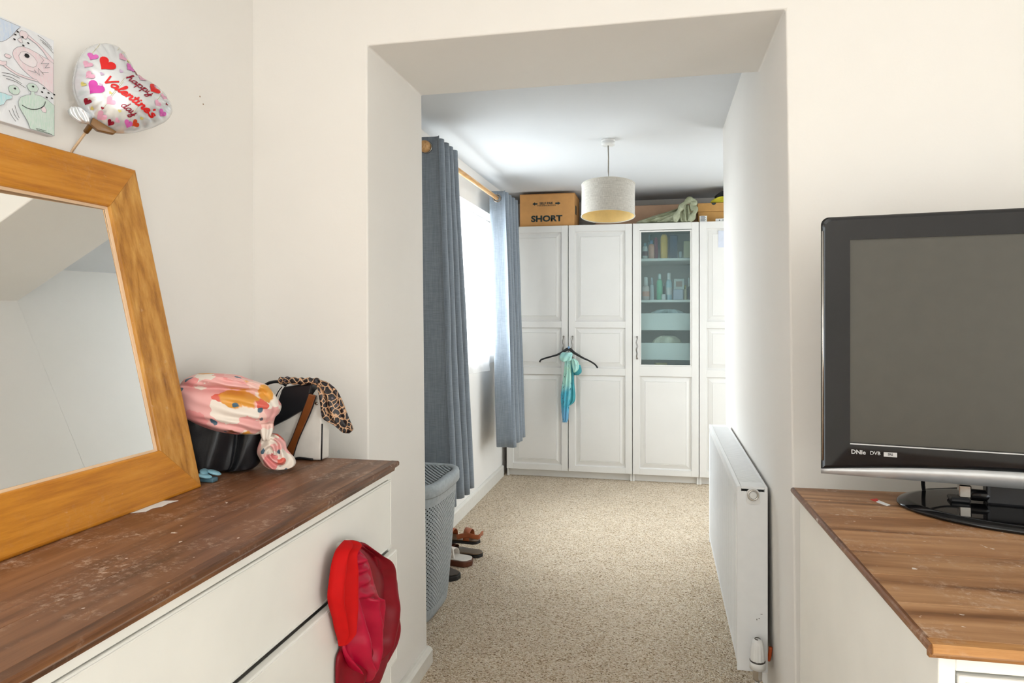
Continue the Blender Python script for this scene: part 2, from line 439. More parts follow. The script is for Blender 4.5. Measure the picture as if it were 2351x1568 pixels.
def door(parent, x0, handle_side, glazed=False):
    """a panelled wardrobe door about .496 wide whose front is at DY"""
    w = .4945; x0 += .00275; z1 = HW; z0 = PL
    root = NB()
    st = .052; rails = []
    z = z1; spans = []
    for rail, ph, _ in PANES:
        spans.append((z-rail-ph, z-rail)); rails.append((z-rail, z)); z = z-rail-ph
    rails.append((z0, z))
    if glazed:
        spans = [(spans[1][0]+.02, spans[0][1]-.004), spans[2]]; rails = [rails[0], (spans[1][1], spans[0][0]), rails[3]]
    yb = DY+.02
    box(root, x0, x0+st, DY, yb, z0, z1, .0022); box(root, x0+w-st, x0+w, DY, yb, z0, z1, .0022)
    for a, b in rails: box(root, x0+st-.001, x0+w-st+.001, DY+.0006, yb, a, b, .0015)
    d = mesh_obj('door', root, M['wardrobe'], parent)
    for i, (a, b) in enumerate(spans):
        xa, xb = x0+st, x0+w-st
        if glazed and i == 0:
            bm = NB(); box(bm, xa, xb, DY+.010, DY+.014, a, b); mesh_obj('glass_pane', bm, M['cabinet_glass'], d)['label'] = 'frosted grey green glass pane'
            bm = NB(); t = .012
            for q in ((xa, xb, b-t, b), (xa, xb, a, a+t), (xa, xa+t, a+t, b-t), (xb-t, xb, a+t, b-t)):
                box(bm, q[0], q[1], DY+.003, DY+.0098, q[2], q[3], .002)
            mesh_obj('glazing_bead', bm, M['wardrobe'], d); continue
        bm = NB(); bw = .042
        rs = []
        for ins, dep in ((0, .0005), (.004, .014), (.008, .0145), (bw-.002, .0035), (bw, .0065), (bw+.003, .0035)):
            rs.append([bm.verts.new(p) for p in ((xa+ins, DY+dep, a+ins), (xb-ins, DY+dep, a+ins), (xb-ins, DY+dep, b-ins), (xa+ins, DY+dep, b-ins))])
        for r, s in zip(rs, rs[1:]):
            for k in range(4): bm.faces.new((r[k], r[(k+1) % 4], s[(k+1) % 4], s[k]))
        bm.faces.new(rs[-1])
        mesh_obj('panel', bm, M['wardrobe'], d)
    # wavy metal pull handle
    hx = x0+w-.033 if handle_side > 0 else x0+.033
    zc = 1.04; bm = NB()
    pts = [(hx, DY+.001, zc+.083), (hx, DY-.016, zc+.080), (hx+.002, DY-.026, zc+.066), (hx-.003, DY-.027, zc+.04), (hx+.003, DY-.030, zc+.012),
           (hx-.003, DY-.030, zc-.014), (hx+.001, DY-.028, zc-.042), (hx-.002, DY-.025, zc-.066), (hx, DY-.016, zc-.080), (hx, DY+.001, zc-.083)]
    P = smooth_path(pts, 5); n = len(P)
    tube(bm, P, [.0042+.0022*math.sin(PI*i/(n-1))**2 for i in range(n)], 8, up=Vector((1, 0, 0)))
    for s in (-1, 1):
        lathe(bm, [(.0075, 0), (.0075, .004), (.004, .008)], 12, Matrix.Translation((hx, DY, zc+s*.083)) @ Matrix.Rotation(PI/2, 4, 'X'))
    mesh_obj('handle', bm, M['handle'], d, True)['label'] = 'dark wavy metal pull handle'
    return d
M['handle'] = plain('antiqued_nickel', (.30, .28, .26, 1), .25, 1.0)

def carcass(root, x0, x1, extra=True):
    yb = 6.0; y0 = DY+.024; t = .018
    def p(nm, *a):
        bm = NB(); box(bm, *a, .001); return mesh_obj(nm, bm, M['wardrobe'], root)
    p('side_panel', x0+.001, x0+t, y0, yb, 0, 2.0); p('side_panel', x1-t, x1-.001, y0, yb, 0, 2.0)
    p('top_panel', x0+t, x1-t, y0, yb, 2.0-t, 2.0); p('base_panel', x0+t, x1-t, y0, yb, .06, .078)
    p('back_panel', x0+t, x1-t, yb-.006, yb, .078, 2.0-t)
    p('plinth', x0+t, x1-t, y0+.022, y0+.036, 0.001, .06)

w1 = thing('wardrobe', 'white two-door panelled wardrobe beside the window wall with box on top', 'wardrobe', (0, 0, 0))
carcass(w1, XW, XW+1.0); door(w1, XW, 1); door(w1, XW+.5, -1)
w2 = thing('wardrobe', 'white narrow wardrobe with frosted glass door showing shelves of bottles', 'wardrobe', (0, 0, 0))
carcass(w2, XW+1.0, XW+1.5); door(w2, XW+1.0, -1, True)
w3 = thing('wardrobe', 'white panelled wardrobe running behind the radiator wall with note on door', 'wardrobe', (0, 0, 0))
carcass(w3, XW+1.5, XW+2.5); door(w3, XW+1.5, 1); door(w3, XW+2.0, -1)

# inside of the glazed wardrobe
def wpart(nm, *a, mat='wardrobe', bev=.002):
    bm = NB(); box(bm, *a, bev); return mesh_obj(nm, bm, M[mat], w2)
gx0, gx1 = XW+1.018, XW+1.482
SH1, SH2 = 1.735, 1.412
for z in (SH1, SH2): wpart('shelf', gx0, gx1, 5.49, 5.99, z-.02, z)
for z0, z1 in ((1.175, 1.307), (.945, 1.077)):
    d = wpart('drawer', gx0+.004, gx1-.004, 5.485, 5.503, z0, z1)
    bm = NB(); box(bm, gx0+.006, gx1-.006, 5.503, 5.97, z0+.01, z0+.02); box(bm, gx0+.006, gx0+.016, 5.503, 5.97, z0+.02, z0+.09); box(bm, gx1-.016, gx1-.006, 5.503, 5.97, z0+.02, z0+.09)
    mesh_obj('drawer_box', bm, M['wardrobe'], d)

# ------------------------------------------------------------------ curtains and rod
def fabric(name, c1, c2, rough=.9, scale=420, streak=True):
    m, nt, b = new_mat(name); setp(b, rough=rough, spec=.2, sheen=.25)
    v = coords(nt, 'Object', (1, 1, .06) if streak else (1, 1, 1))
    n = tnoise(nt, v, scale*.35, 3, .6)
    v2 = coords(nt, 'Object', (.06, .06, 1) if streak else (1, 1, 1)); n2 = tnoise(nt, v2, scale, 3, .6)
    f = math_n(nt, 'ADD', math_n(nt, 'MULTIPLY', n.outputs[0], .5), math_n(nt, 'MULTIPLY', n2.outputs[0], .5))
    nt.links.new(ramp(nt, f, [(.3, c1), (.7, c2)]), b.inputs['Base Color'])
    bump(nt, b, f, .3, .001)
    return m
M['curtain'] = fabric('blue_grey_curtain_weave', lin(114, 122, 131), lin(146, 155, 165))
M['lining'] = fabric('cream_curtain_lining', lin(214, 204, 188), lin(232, 222, 206))

rod = thing('curtain_rod', 'pale wooden curtain rod above the window with round finial', 'curtain rod', (-1.12, 3.2, 2.115))
bm = NB(); tube(bm, [(-1.12, 3.22, 2.115), (-1.12, 5.24, 2.115)], .0145, 16); o = mesh_obj('pole', bm, M['rod'], rod, True); o.matrix_parent_inverse = Matrix.Translation((1.12, -3.2, -2.115))
bm = NB()
lathe(bm, [(.016, 0), (.018, .004), (.013, .008), (.026, .018), (.030, .034), (.026, .050), (.013, .060)], 20, Matrix.Translation((-1.12, 3.235, 2.115)) @ Matrix.Rotation(PI/2, 4, 'X'))
o = mesh_obj('finial', bm, M['rod'], rod, True); o.matrix_parent_inverse = Matrix.Translation((1.12, -3.2, -2.115))
for y in (3.30, 5.22):
    bm = NB(); tube(bm, [(XL, y, 2.075), (XL+.03, y, 2.075), (-1.12, y, 2.095)], .010, 10); lathe(bm, [(.03, 0), (.03, .008), (.02, .012)], 16, Matrix.Translation((XL, y, 2.075)) @ Matrix.Rotation(PI/2, 4, 'Y'))
    o = mesh_obj('bracket', bm, M['rod'], rod, True); o.matrix_parent_inverse = Matrix.Translation((1.12, -3.2, -2.115))

def curtain(label, y0, y1, folds, amp, zt, zb, flare, xoff, spread, ph0):
    root = thing('curtain', label, 'curtain', (-1.12, (y0+y1)/2, zb), 0, 'eyelet curtains at the window')
    inv = Matrix.Translation(root.location).inverted()
    bm = NB(); NU = folds*18; NV = 30; rows = []
    xc = -1.12
    def pt(u, v):
        ph = ph0+u*folds*2*PI
        z = zt+(zb-zt)*v
        env = v
        a = amp*(1+flare*env)
        y = y0+(y1-y0)*u + spread*env*(u+.15) + .012*math.sin(3*u*PI+v*2)*env
        # squared-off sine so that the cloth hangs in flat pleats
        s = math.sin(ph); x = xc+a*math.copysign(abs(s)**.75, s)+xoff*env
        y += -.26*(y1-y0)/folds*math.sin(2*ph)*.5
        z += .006*math.sin(ph*.5+1)*v
        return Vector((x+.006*noise.noise((y*9, z*2.2, 1.3)), y, z))
    for j in range(NV+1): rows.append([bm.verts.new(pt(i/NU, j/NV)) for i in range(NU+1)])
    for j in range(NV):
        for i in range(NU): bm.faces.new((rows[j][i], rows[j][i+1], rows[j+1][i+1], rows[j+1][i]))
    c = mesh_obj('cloth', bm, M['curtain'], root, True); c.matrix_parent_inverse = inv
    sm = c.modifiers.new('thickness', 'SOLIDIFY'); sm.thickness = .003
    for k in range(2*folds):
        u = (k*PI-ph0 % PI)/(folds*2*PI)
        while u < 0: u += .5/folds
        if not 0 <= u <= 1: continue
        p = pt(u, .02); q = pt(min(u+.01, 1), .02); d = (q-p).normalized(); nrm = d.cross(Vector((0, 0, 1)))
        bm = NB(); R = .026; ring = []
        for i in range(24):
            t = 2*PI*i/24; ring.append(Vector((p.x, p.y, 2.115))+d*R*math.cos(t)+Vector((0, 0, 1))*R*math.sin(t))
        tube(bm, ring, .0052, 6, up=nrm, closed=True)
        e = mesh_obj('eyelet', bm, M['chrome'], root, True); e.matrix_parent_inverse = inv
    return root
curtain('blue grey eyelet curtain hanging behind the laundry basket', 3.20, 3.52, 4, .068, 2.165, .34, .15, .045, .13, PI*.55)
curtain('blue grey eyelet curtain hanging beside the wardrobe', 4.70, 5.14, 4, .062, 2.165, .36, .05, .055, .02, PI*.55)

# two sheer panels in front of the window
def sheer_mat():
    m = bpy.data.materials.new('white_voile'); m.use_nodes = True; nt = m.node_tree
    for n in list(nt.nodes): nt.nodes.remove(n)
    out = nt.nodes.new('ShaderNodeOutputMaterial')
    tl = nt.nodes.new('ShaderNodeBsdfTranslucent'); tl.inputs[0].default_value = (.92, .92, .93, 1)
    df = nt.nodes.new('ShaderNodeBsdfDiffuse'); df.inputs[0].default_value = (.9, .9, .91, 1)
    tr = nt.nodes.new('ShaderNodeBsdfTransparent')
    m1 = nt.nodes.new('ShaderNodeMixShader'); m1.inputs[0].default_value = .45
    nt.links.new(tl.outputs[0], m1.inputs[1]); nt.links.new(df.outputs[0], m1.inputs[2])
    v = coords(nt, 'Object', (1, 1, 1)); n = tnoise(nt, v, 600, 2)
    f = math_n(nt, 'ADD', math_n(nt, 'MULTIPLY', n.outputs[0], .3), .35)
    m2 = nt.nodes.new('ShaderNodeMixShader'); nt.links.new(f, m2.inputs[0])
    nt.links.new(m1.outputs[0], m2.inputs[1]); nt.links.new(tr.outputs[0], m2.inputs[2])
    nt.links.new(m2.outputs[0], out.inputs[0]); return m
M['sheer'] = sheer_mat()
def sheer(label, x, ya0, ya1, yb0, yb1, zt, zb0, zb1, waves, seed):
    bm = NB(); NU = 90; NV = 36; rows = []
    for j in range(NV+1):
        v = j/NV; row = []
        for i in range(NU+1):
            u = i/NU
            y = (ya0+(ya1-ya0)*u)*(1-v)+(yb0+(yb1-yb0)*u)*v
            z = zt+(zb0+(zb1-zb0)*u-zt)*v + (.008*math.sin(u*waves*5)*(1-v)**6)
            d = .006+.008*(1+math.sin(u*waves*2*PI+seed+v*1.5))*(.5+.6*v) + .004*math.sin(u*waves*7*PI)*(1-v)**3
            row.append(bm.verts.new((x+d+.022*v, y, z)))
        rows.append(row)
    for j in range(NV):
        for i in range(NU): bm.faces.new((rows[j][i], rows[j][i+1], rows[j+1][i+1], rows[j+1][i]))
    return tag(mesh_obj('sheer_curtain', bm, M['sheer'], None, True), label, 'sheer curtain', 'white sheers over the window')
sheer('white sheer voile curtain with slanting edge on the window half away from wardrobe', XL+.012, 3.46, 4.28, 3.52, 4.80, 1.985, .94, .895, 4, .4)
sheer('white sheer voile curtain on the window half beside the wardrobe', XL+.002, 4.10, 5.05, 4.30, 5.06, 1.975, .93, .945, 4, 2.1)
bm = NB(); tube(bm, [(XL+.010, 3.44, 1.988), (XL+.010, 5.08, 1.982)], .003, 8)
tag(mesh_obj('curtain_wire', bm, M['white_plastic'], None, True), 'thin white wire holding the sheers across the window', 'curtain wire')

# ------------------------------------------------------------------ pendant lamp
lx, ly = -.285, 3.93
lamp = thing('pendant_lamp', 'ceiling pendant lamp with grey linen drum shade', 'lamp', (lx, ly, HB))
def lpart(nm, bm, mat, smooth=True):
    return mesh_obj(nm, bm, M[mat], lamp, smooth)
bm = NB(); lathe(bm, [(.001, -.034), (.034, -.034), (.038, -.030), (.038, -.014), (.036, -.012), (.040, -.010), (.040, 0), (.001, 0)], 32); lpart('ceiling_rose', bm, 'white_plastic')
bm = NB(); tube(bm, [(0, 0, -.033), (.0015, 0, -.10), (.001, 0, -.18), (.0022, 0, -.26), (0, .0, -.30)], .0035, 8); M['cord'] = plain('grey_flex', lin(150,144,134), .6); lpart('cord', bm, 'cord')

def linen():
    m, nt, b = new_mat('grey_linen_shade'); setp(b, rough=.9, spec=.15)
    tc = nt.nodes.new('ShaderNodeTexCoord'); uv = tc.outputs['UV']
    a = nt.nodes.new('ShaderNodeMapping'); a.inputs['Scale'].default_value = (260, 9, 1); nt.links.new(uv, a.inputs[0])
    c = nt.nodes.new('ShaderNodeMapping'); c.inputs['Scale'].default_value = (14, 70, 1); nt.links.new(uv, c.inputs[0])
    n1 = tnoise(nt, a.outputs[0], 1, 3, .6); n2 = tnoise(nt, c.outputs[0], 1, 3, .6)
    f = math_n(nt, 'ADD', math_n(nt, 'MULTIPLY', n1.outputs[0], .5), math_n(nt, 'MULTIPLY', n2.outputs[0], .5))
    nt.links.new(ramp(nt, f, [(.35, lin(196, 190, 180)), (.65, lin(236, 231, 222))]), b.inputs['Base Color'])
    bump(nt, b, f, .3, .001); return m
M['linen'] = linen()
M['shade_lining'] = plain('cream_shade_lining', lin(244, 214, 148), .6)
RS = .149; zt, zb = -.258, -.438
tilt = Matrix.Translation((0, 0, zt)) @ Matrix.Rotation(math.radians(-6.5), 4, 'X') @ Matrix.Translation((0, 0, -zt))
def cyl_uv(nm, r, z0, z1, mat, seg=64):
    bm = NB(); uvl = bm.loops.layers.uv.new('uv')
    A = [bm.verts.new((r*math.cos(2*PI*i/seg), r*math.sin(2*PI*i/seg), z0)) for i in range(seg)]
    B = [bm.verts.new((r*math.cos(2*PI*i/seg), r*math.sin(2*PI*i/seg), z1)) for i in range(seg)]
    for i in range(seg):
        f = bm.faces.new((A[i], A[(i+1) % seg], B[(i+1) % seg], B[i]))
        for l, q in zip(f.loops, ((i/seg, 0), ((i+1)/seg, 0), ((i+1)/seg, 1), (i/seg, 1))): l[uvl].uv = q
    bmesh.ops.transform(bm, matrix=tilt, verts=bm.verts[:])
    me = bpy.data.meshes.new(nm); bm.to_mesh(me); bm.free()
    return link_mesh(nm, me, M[mat], lamp, True)
sh = cyl_uv('shade', RS, zb, zt, 'linen')
li = cyl_uv('shade_lining', RS-.0015, zb, zt, 'shade_lining')
li['label'] = 'cream inner lining'
for z in (zb, zt):
    bm = NB(); tube(bm, [tilt @ Vector((RS*math.cos(2*PI*i/64), RS*math.sin(2*PI*i/64), z)) for i in range(64)], .003, 8, closed=True)
    mesh_obj('hem_ring', bm, M['linen'], lamp, True)
bm = NB()
for k in range(3): tube(bm, [tilt @ Vector((0, 0, zt-.02)), tilt @ Vector((RS*math.cos(2.1*k+.4), RS*math.sin(2.1*k+.4), zt-.004))], .0018, 6)
lathe(bm, [(.012, zt-.056), (.018, zt-.052), (.018, zt-.02), (.008, zt-.005)], 16)
mesh_obj('lamp_holder', bm, M['white_plastic'], lamp, True)
bm = NB(); lathe(bm, [(.010, zt-.056), (.013, zt-.062), (.022, zt-.078), (.024, zt-.088), (.018, zt-.102), (.004, zt-.108)], 20)
mesh_obj('bulb', bm, M['white_plastic'], lamp, True)

# ------------------------------------------------------------------ on top of the wardrobes
TOPZ = 2.0015
bx = thing('cardboard_box', 'brown cardboard moving box printed SHORT on top of wardrobe', 'box', (-.882, 5.62, TOPZ))
bm = NB(); box(bm, -.221, .221, -.17, .17, 0, .258, .003); mesh_obj('carton', bm, M['card'], bx)
bm = NB(); box(bm, -.2225, .2225, -.171, -.001, .2585, .261); box(bm, -.2225, .2225, .001, .171, .2585, .261); mesh_obj('top_flap', bm, M['card'], bx)
bm = NB(); box(bm, .2212, .2222, -.11, -.04, .10, .17); mesh_obj('handle_slot', bm, M['ink'], bx)
def on_front(bmt, x, y, z, M4=None):
    T = Matrix.Translation((x, y, z)) @ Matrix.Rotation(PI/2, 4, 'X')
    bmesh.ops.transform(bmt, matrix=T, verts=bmt.verts[:]); return bmt
t = text_mesh('SHORT', .066, .0028); bmesh.ops.scale(t, vec=(1.18, 1, 1), verts=t.verts[:])
mesh_obj('lettering', on_front(t, -.002, -.1712, .060), M['ink'], bx)
t = text_mesh('SELF PAK', .026, .0009); bmesh.ops.scale(t, vec=(1.05, 1, 1), verts=t.verts[:]); mesh_obj('lettering', on_front(t, -.004, -.1712, .184), M['ink'], bx)
t = text_mesh('STORE & MOVE PRODUCTS', .0125, .0002); mesh_obj('lettering', on_front(t, -.004, -.1712, .166), M['ink'], bx)
for s in (-1, 1):
    c = -.004; bm = NB()
    prism(bm, [(c+s*.072, .176), (c+s*.092, .176), (c+s*.092, .168), (c+s*.114, .182), (c+s*.092, .196), (c+s*.092, .188), (c+s*.072, .188)], lambda a, b, q: (a, -.1708-.0006*q, b))
    mesh_obj('printed_arrow', bm, M['ink'], bx)
bm = NB(); box(bm, -.40, .40, -.2, .2, 0, .165, .004)
lb = tag(mesh_obj('storage_box', bm, M['card_dull'], None), 'long flat dull brown cardboard box behind the green plastic bag', 'box'); lb.location = (-.11, 5.79, TOPZ+.0)
sb = thing('shoe_box', 'tan shoe box with round finger hole on wardrobe top beside wall', 'box', (.41, 5.66, TOPZ))
bm = NB(); box(bm, -.12, .22, -.16, .16, 0, .085, .002); mesh_obj('carton', bm, M['card_box'], sb)
bm = NB(); box(bm, -.124, .224, -.164, .164, .086, .152, .002); mesh_obj('lid', bm, M['card_box'], sb)
bm = NB(); prism(bm, [(.017*math.cos(PI+PI*i/12)-.005, .152+.017*math.sin(PI+PI*i/12)) for i in range(13)], lambda a, b, q: (a, -.1642-.0006*q, b)); mesh_obj('finger_hole', bm, M['ink'], sb)
ltl = thing('label_card', 'small white card with dark print on wardrobe top before shoe box', 'label', (.325, 5.455, TOPZ))
bm = NB(); box(bm, -.027, .027, -.004, .004, 0, .048, .001); mesh_obj('card', bm, M['paper'], ltl)
for i in range(5):
    bm = NB(); box(bm, -.02, .012+.006*(i % 2), -.0048, -.0042, .010+i*.0075, .0135+i*.0075); mesh_obj('print_line', bm, M['ink'], ltl)
pk = thing('small_packet', 'small white packet with dark dot on wardrobe top corner beside wall', 'packet', (.455, 5.455, TOPZ))
bm = NB(); box(bm, -.04, .04, -.006, .006, 0, .024, .002); mesh_obj('packet_body', bm, M['paper'], pk)
for q in ((-.015, -.008, .008, .015), (.012, .016, .006, .018)):
    bm = NB(); box(bm, q[0], q[1], -.0068, -.0062, q[2], q[3]); mesh_obj('print', bm, M['ink'], pk)
M['yellow_nylon'] = plain('yellow_nylon', lin(206, 196, 52), .6); M['black_nylon'] = plain('black_nylon', lin(34, 34, 36), .7)
yb = thing('folded_bag', 'yellow and black nylon bag lying on the tan shoe box', 'bag', (.47, 5.60, TOPZ+.1525))
bm = NB(); drape(bm, (0, 0, 0), (1, 0, 0), (0, 0, 1), (0, -1, 0), [(.05, -.03, .13), (.035, -.065, .15), (.015, -.085, .16), (.002, -.075, .16)], lambda s, t: .06+.02*math.sin(9*s+4*t), 24, 14, .05)
mesh_obj('fabric', bm, M['yellow_nylon'], yb, True)
bm = NB(); drape(bm, (0, .02, 0), (1, 0, 0), (0, 0, 1), (0, -1, 0), [(.10, .0, .10), (.08, -.03, .14), (.055, -.055, .16), (.03, -.03, .16)], lambda s, t: .06+.02*math.sin(7*s+5*t), 24, 14, .05)
mesh_obj('black_panel', bm, M['black_nylon'], yb, True)

def plastic_bag():
    m, nt, b = new_mat('sage_green_polythene'); setp(b, rough=.25, spec=.6)
    n = tnoise(nt, coords(nt), 14, 4); nt.links.new(ramp(nt, n.outputs[0], [(.3, lin(134, 138, 108)), (.7, lin(170, 174, 146))]), b.inputs['Base Color'])
    n2 = tnoise(nt, coords(nt), 30, 4, .6, 1.5); bump(nt, b, n2.outputs[0], .6, .012); return m
M['polythene'] = plastic_bag()
pb = thing('plastic_bag', 'crumpled sage green plastic bag lying on the glass door wardrobe', 'plastic bag', (.03, 5.50, TOPZ))
bm = NB()
def pbd(s, t): return .05+.03*noise.noise((s*7, t*4, .3))+.02*abs(math.sin(s*13+t*5))
drape(bm, (0, .05, 0), (1, 0, 0), (0, 0, 1), (0, -1, 0), [(.118, .11, .135), (.098, .05, .17), (.07, -.06, .19), (.045, -.15, .19), (.02, -.21, .195), (.002, -.19, .19)], pbd, 60, 30, .045)
mesh_obj('bag_body', bm, M['polythene'], pb, True)
bm = NB()   # upright crumpled mouth of the bag with loop handles
tube(bm, smooth_path([(.085, -.085, .002), (.10, -.092, .06), (.128, -.09, .105), (.16, -.085, .145), (.20, -.085, .168), (.225, -.085, .15), (.208, -.088, .118), (.232, -.09, .088), (.215, -.092, .045), (.19, -.092, .004)], 6),
     [.010+.008*math.sin(i*.35)**2 for i in range(55)], 8, (1.6, .7), Vector((0, 1, 0)))
drape(bm, (.158, -.055, 0), (1, 0, 0), (0, 0, 1), (0, -1, 0), [(.135, -.012, .032), (.11, -.035, .04), (.07, -.042, .05), (.03, -.04, .055), (.002, -.03, .05)], lambda s, t: .022+.014*math.sin(s*18), 26, 20, .012)
mesh_obj('bag_mouth', bm, M['polythene'], pb, True)

# note taped to the right wardrobe
bm = NB(); box(bm, .432, .53, DY+.0012, DY+.0028, 1.804, 1.93)
tag(mesh_obj('note', bm, M['paper_blue'], None), 'pale blue paper note stuck on the white wardrobe door beside wall', 'note')
# ------------------------------------------------------------------ clothes hanger and scarf
def gz(zx, zy):
    """detail drawing of the hanger and scarf, in metres"""
    return (-.928+((1220+zx/6.817)-1238)*.003418, .927-((760+zy/6.817)-830)*.00338)
hg = thing('clothes_hanger', 'black plastic clothes hanger hooked over the wardrobe handles', 'hanger', (0, 0, 0))
yh = DY-.047
bm = NB()
L = smooth_path([(gz(x, y)[0], yh, gz(x, y)[1]) for x, y in ((125, 490), (150, 450), (250, 415), (400, 370), (500, 318), (585, 275), (680, 340), (800, 410), (900, 455), (990, 510), (1035, 568))], 6)
n = len(L); tube(bm, L, [.0065+.006*math.exp(-((i/(n-1)-.5)/.16)**2) for i in range(n)], 10, (.55, 1.0), Vector((0, 0, 1)))
mesh_obj('shoulder_bar', bm, M['black_plastic'], hg, True)
bm = NB(); c = gz(585, 275)
tube(bm, smooth_path([(c[0], yh, c[1]-.004), (c[0], yh, c[1]+.035), (c[0]+.002, yh-.001, c[1]+.055), (c[0]+.012, yh+.002, c[1]+.078), (c[0]+.026, yh+.004, c[1]+.088), (c[0]+.036, yh+.008, c[1]+.083)], 6), .0018, 8)
mesh_obj('hook', bm, M['chrome'], hg, True)
bm = NB(); lathe(bm, [(.008, 0), (.009, .006), (.006, .02)], 12, Matrix.Translation((c[0], yh, c[1]+.002))); mesh_obj('size_ring', bm, plain('pale_blue_plastic', lin(120, 160, 200), .4), hg, True)

def scarf_mat():
    m, nt, b = new_mat('mint_to_blue_chiffon'); setp(b, rough=.55, spec=.3, sheen=.3)
    v = coords(nt); sp = nt.nodes.new('ShaderNodeSeparateXYZ'); nt.links.new(v, sp.inputs[0])
    n = tnoise(nt, v, 11, 3)
    f = math_n(nt, 'ADD', math_n(nt, 'MULTIPLY', math_n(nt, 'SUBTRACT', sp.outputs[2], .46), 2.0), math_n(nt, 'MULTIPLY', math_n(nt, 'SUBTRACT', n.outputs[0], .5), .7))
    c = ramp(nt, f, [(.08, lin(104, 168, 206)), (.38, lin(70, 172, 196)), (.55, lin(146, 208, 208)), (.8, lin(184, 228, 206)), (1, lin(168, 220, 216))])
    k = tnoise(nt, coords(nt, 'Object', (1, 1, .5), (0, .5, 0)), 75, 2, .5, 1.5)
    c2 = mixc(nt, ramp(nt, k.outputs[0], [(.66, (0, 0, 0, 1)), (.69, (1, 1, 1, 1))]), c, lin(28, 74, 92))
    nt.links.new(c2, b.inputs['Base Color']); return m
M['scarf'] = scarf_mat(); M['teal'] = plain('teal_chiffon', lin(54, 150, 160), .55, noise_amt=.12, nscale=18)
sc = thing('scarf', 'mint and turquoise chiffon scarf knotted on the black hanger', 'scarf', (0, 0, 0))
def strip(nm, rows, mat, y, dep, ns=24, nt=40):
    R = [(gz(0, zy)[1], gz(a, 0)[0], gz(b, 0)[0]) for zy, a, b in rows]
    bm = NB(); drape(bm, (0, y, 0), (1, 0, 0), (0, 0, 1), (0, -1, 0), R, dep, ns, nt, .003); return mesh_obj(nm, bm, M[mat], sc, True)
strip('front_tail', [(350, 560, 640), (460, 528, 622), (600, 513, 628), (800, 488, 630), (1000, 463, 622), (1200, 470, 594), (1300, 478, 586), (1380, 488, 580), (1432, 490, 556)], 'scarf', yh-.010, lambda s, t: .012+.006*math.sin(s*16+t*3))
strip('back_tail', [(420, 590, 650), (600, 600, 664), (800, 605, 672), (960, 600, 690), (1050, 592, 690), (1110, 586, 672), (1165, 582, 606)], 'teal', yh-.002, lambda s, t: .008+.004*math.sin(s*12))
strip('loop', [(425, 640, 690), (470, 630, 735), (540, 640, 752), (600, 655, 735), (642, 662, 690)], 'scarf', yh-.014, lambda s, t: .018+.006*math.sin(s*14), 20, 20)
strip('back_loop', [(520, 690, 765), (580, 690, 785), (640, 668, 785), (685, 670, 740)], 'teal', yh-.004, lambda s, t: .012, 16, 16)
strip('knot', [(325, 490, 640), (360, 455, 650), (410, 445, 640), (450, 460, 640), (475, 490, 600)], 'scarf', yh-.016, lambda s, t: .022+.008*math.sin(s*11+t*6), 26, 20)

# dark patterned garment heaped beyond the wall end
def speckle():
    m, nt, b = new_mat('black_white_print_cloth'); setp(b, rough=.8)
    vo = nt.nodes.new('ShaderNodeTexVoronoi'); vo.inputs['Scale'].default_value = 70; vo.feature = 'DISTANCE_TO_EDGE'; nt.links.new(coords(nt), vo.inputs['Vector'])
    nt.links.new(ramp(nt, vo.outputs['Distance'], [(.06, lin(190, 190, 196)), (.12, lin(20, 20, 26))]), b.inputs['Base Color']); return m
M['speckle'] = speckle()
bm = NB(); R = []
for j in range(24):
    t = j/23; z = .94*(1-t); r = .02+.16*t**.8
    R.append([bm.verts.new((.56+r*math.cos(a)*(1+.12*math.sin(5*a+3*t)), 4.08+.6*r*math.sin(a)*(1+.12*math.sin(6*a)), z)) for a in [2*PI*i/40 for i in range(40)]])
for a, b in zip(R, R[1:]):
    for i in range(40): bm.faces.new((a[i], a[(i+1) % 40], b[(i+1) % 40], b[i]))
bm.faces.new(R[0]); bm.faces.new(list(reversed(R[-1])))
tag(mesh_obj('garment', bm, M['speckle'], None, True), 'black and white patterned garment standing beyond the radiator wall', 'garment')

# ------------------------------------------------------------------ radiator
ra = thing('radiator', 'white convector panel radiator mounted on the opening side wall', 'radiator', (0, 0, 0))
RX0, RX1, RY0, RY1, RZ0, RZ1 = .240, .334, 2.30, 3.57, .165, .748
def rpart(nm, bm, mat='radiator', smooth=False): return mesh_obj(nm, bm, M[mat], ra, smooth)
def ribbed(x, outward):
    bm = NB(); prof = [(RY0+.006, x+outward*.002)]
    y = RY0+.03
    prof.append((y, x+outward*.002))
    p = (RY1-RY0-.06)/38
    for k in range(38):
        for f, d in ((.06, 0), (.30, .010), (.62, .010), (.86, 0)): prof.append((y+p*(k+f), x-outward*d+outward*.002*0))
    prof.append((RY1-.03, x+outward*.002)); prof.append((RY1-.006, x+outward*.002))
    zz = (RZ0, RZ0+.012, RZ0+.03, RZ1-.05, RZ1-.035, RZ1-.02)
    rows = []
    for i, z in enumerate(zz):
        f = (0, 0, 1, 1, 0, 0)[i]
        rows.append([bm.verts.new((x+(q-x)*f+outward*(-.004 if i in (0,) else 0), yv, z)) for yv, q in prof])
    for a, b in zip(rows, rows[1:]):
        for i in range(len(prof)-1): bm.faces.new((a[i], a[i+1], b[i+1], b[i]))
    o = rpart('front_panel' if outward < 0 else 'back_panel', bm)
    s = o.modifiers.new('sheet', 'SOLIDIFY'); s.thickness = .0015; return o
ribbed(RX0+.004, -1); ribbed(RX1-.004, 1)
for y0, y1 in ((RY0, RY0+.004), (RY1-.004, RY1)):
    bm = NB(); box(bm, RX0+.001, RX1, y0, y1, RZ0-.004, RZ1-.016, .0015, 2); rpart('end_panel', bm)
bm = NB()
box(bm, RX0, RX0+.014, RY0, RY1, RZ1-.020, RZ1, .003, 2); box(bm, RX1-.010, RX1, RY0, RY1, RZ1-.020, RZ1, .003, 2)
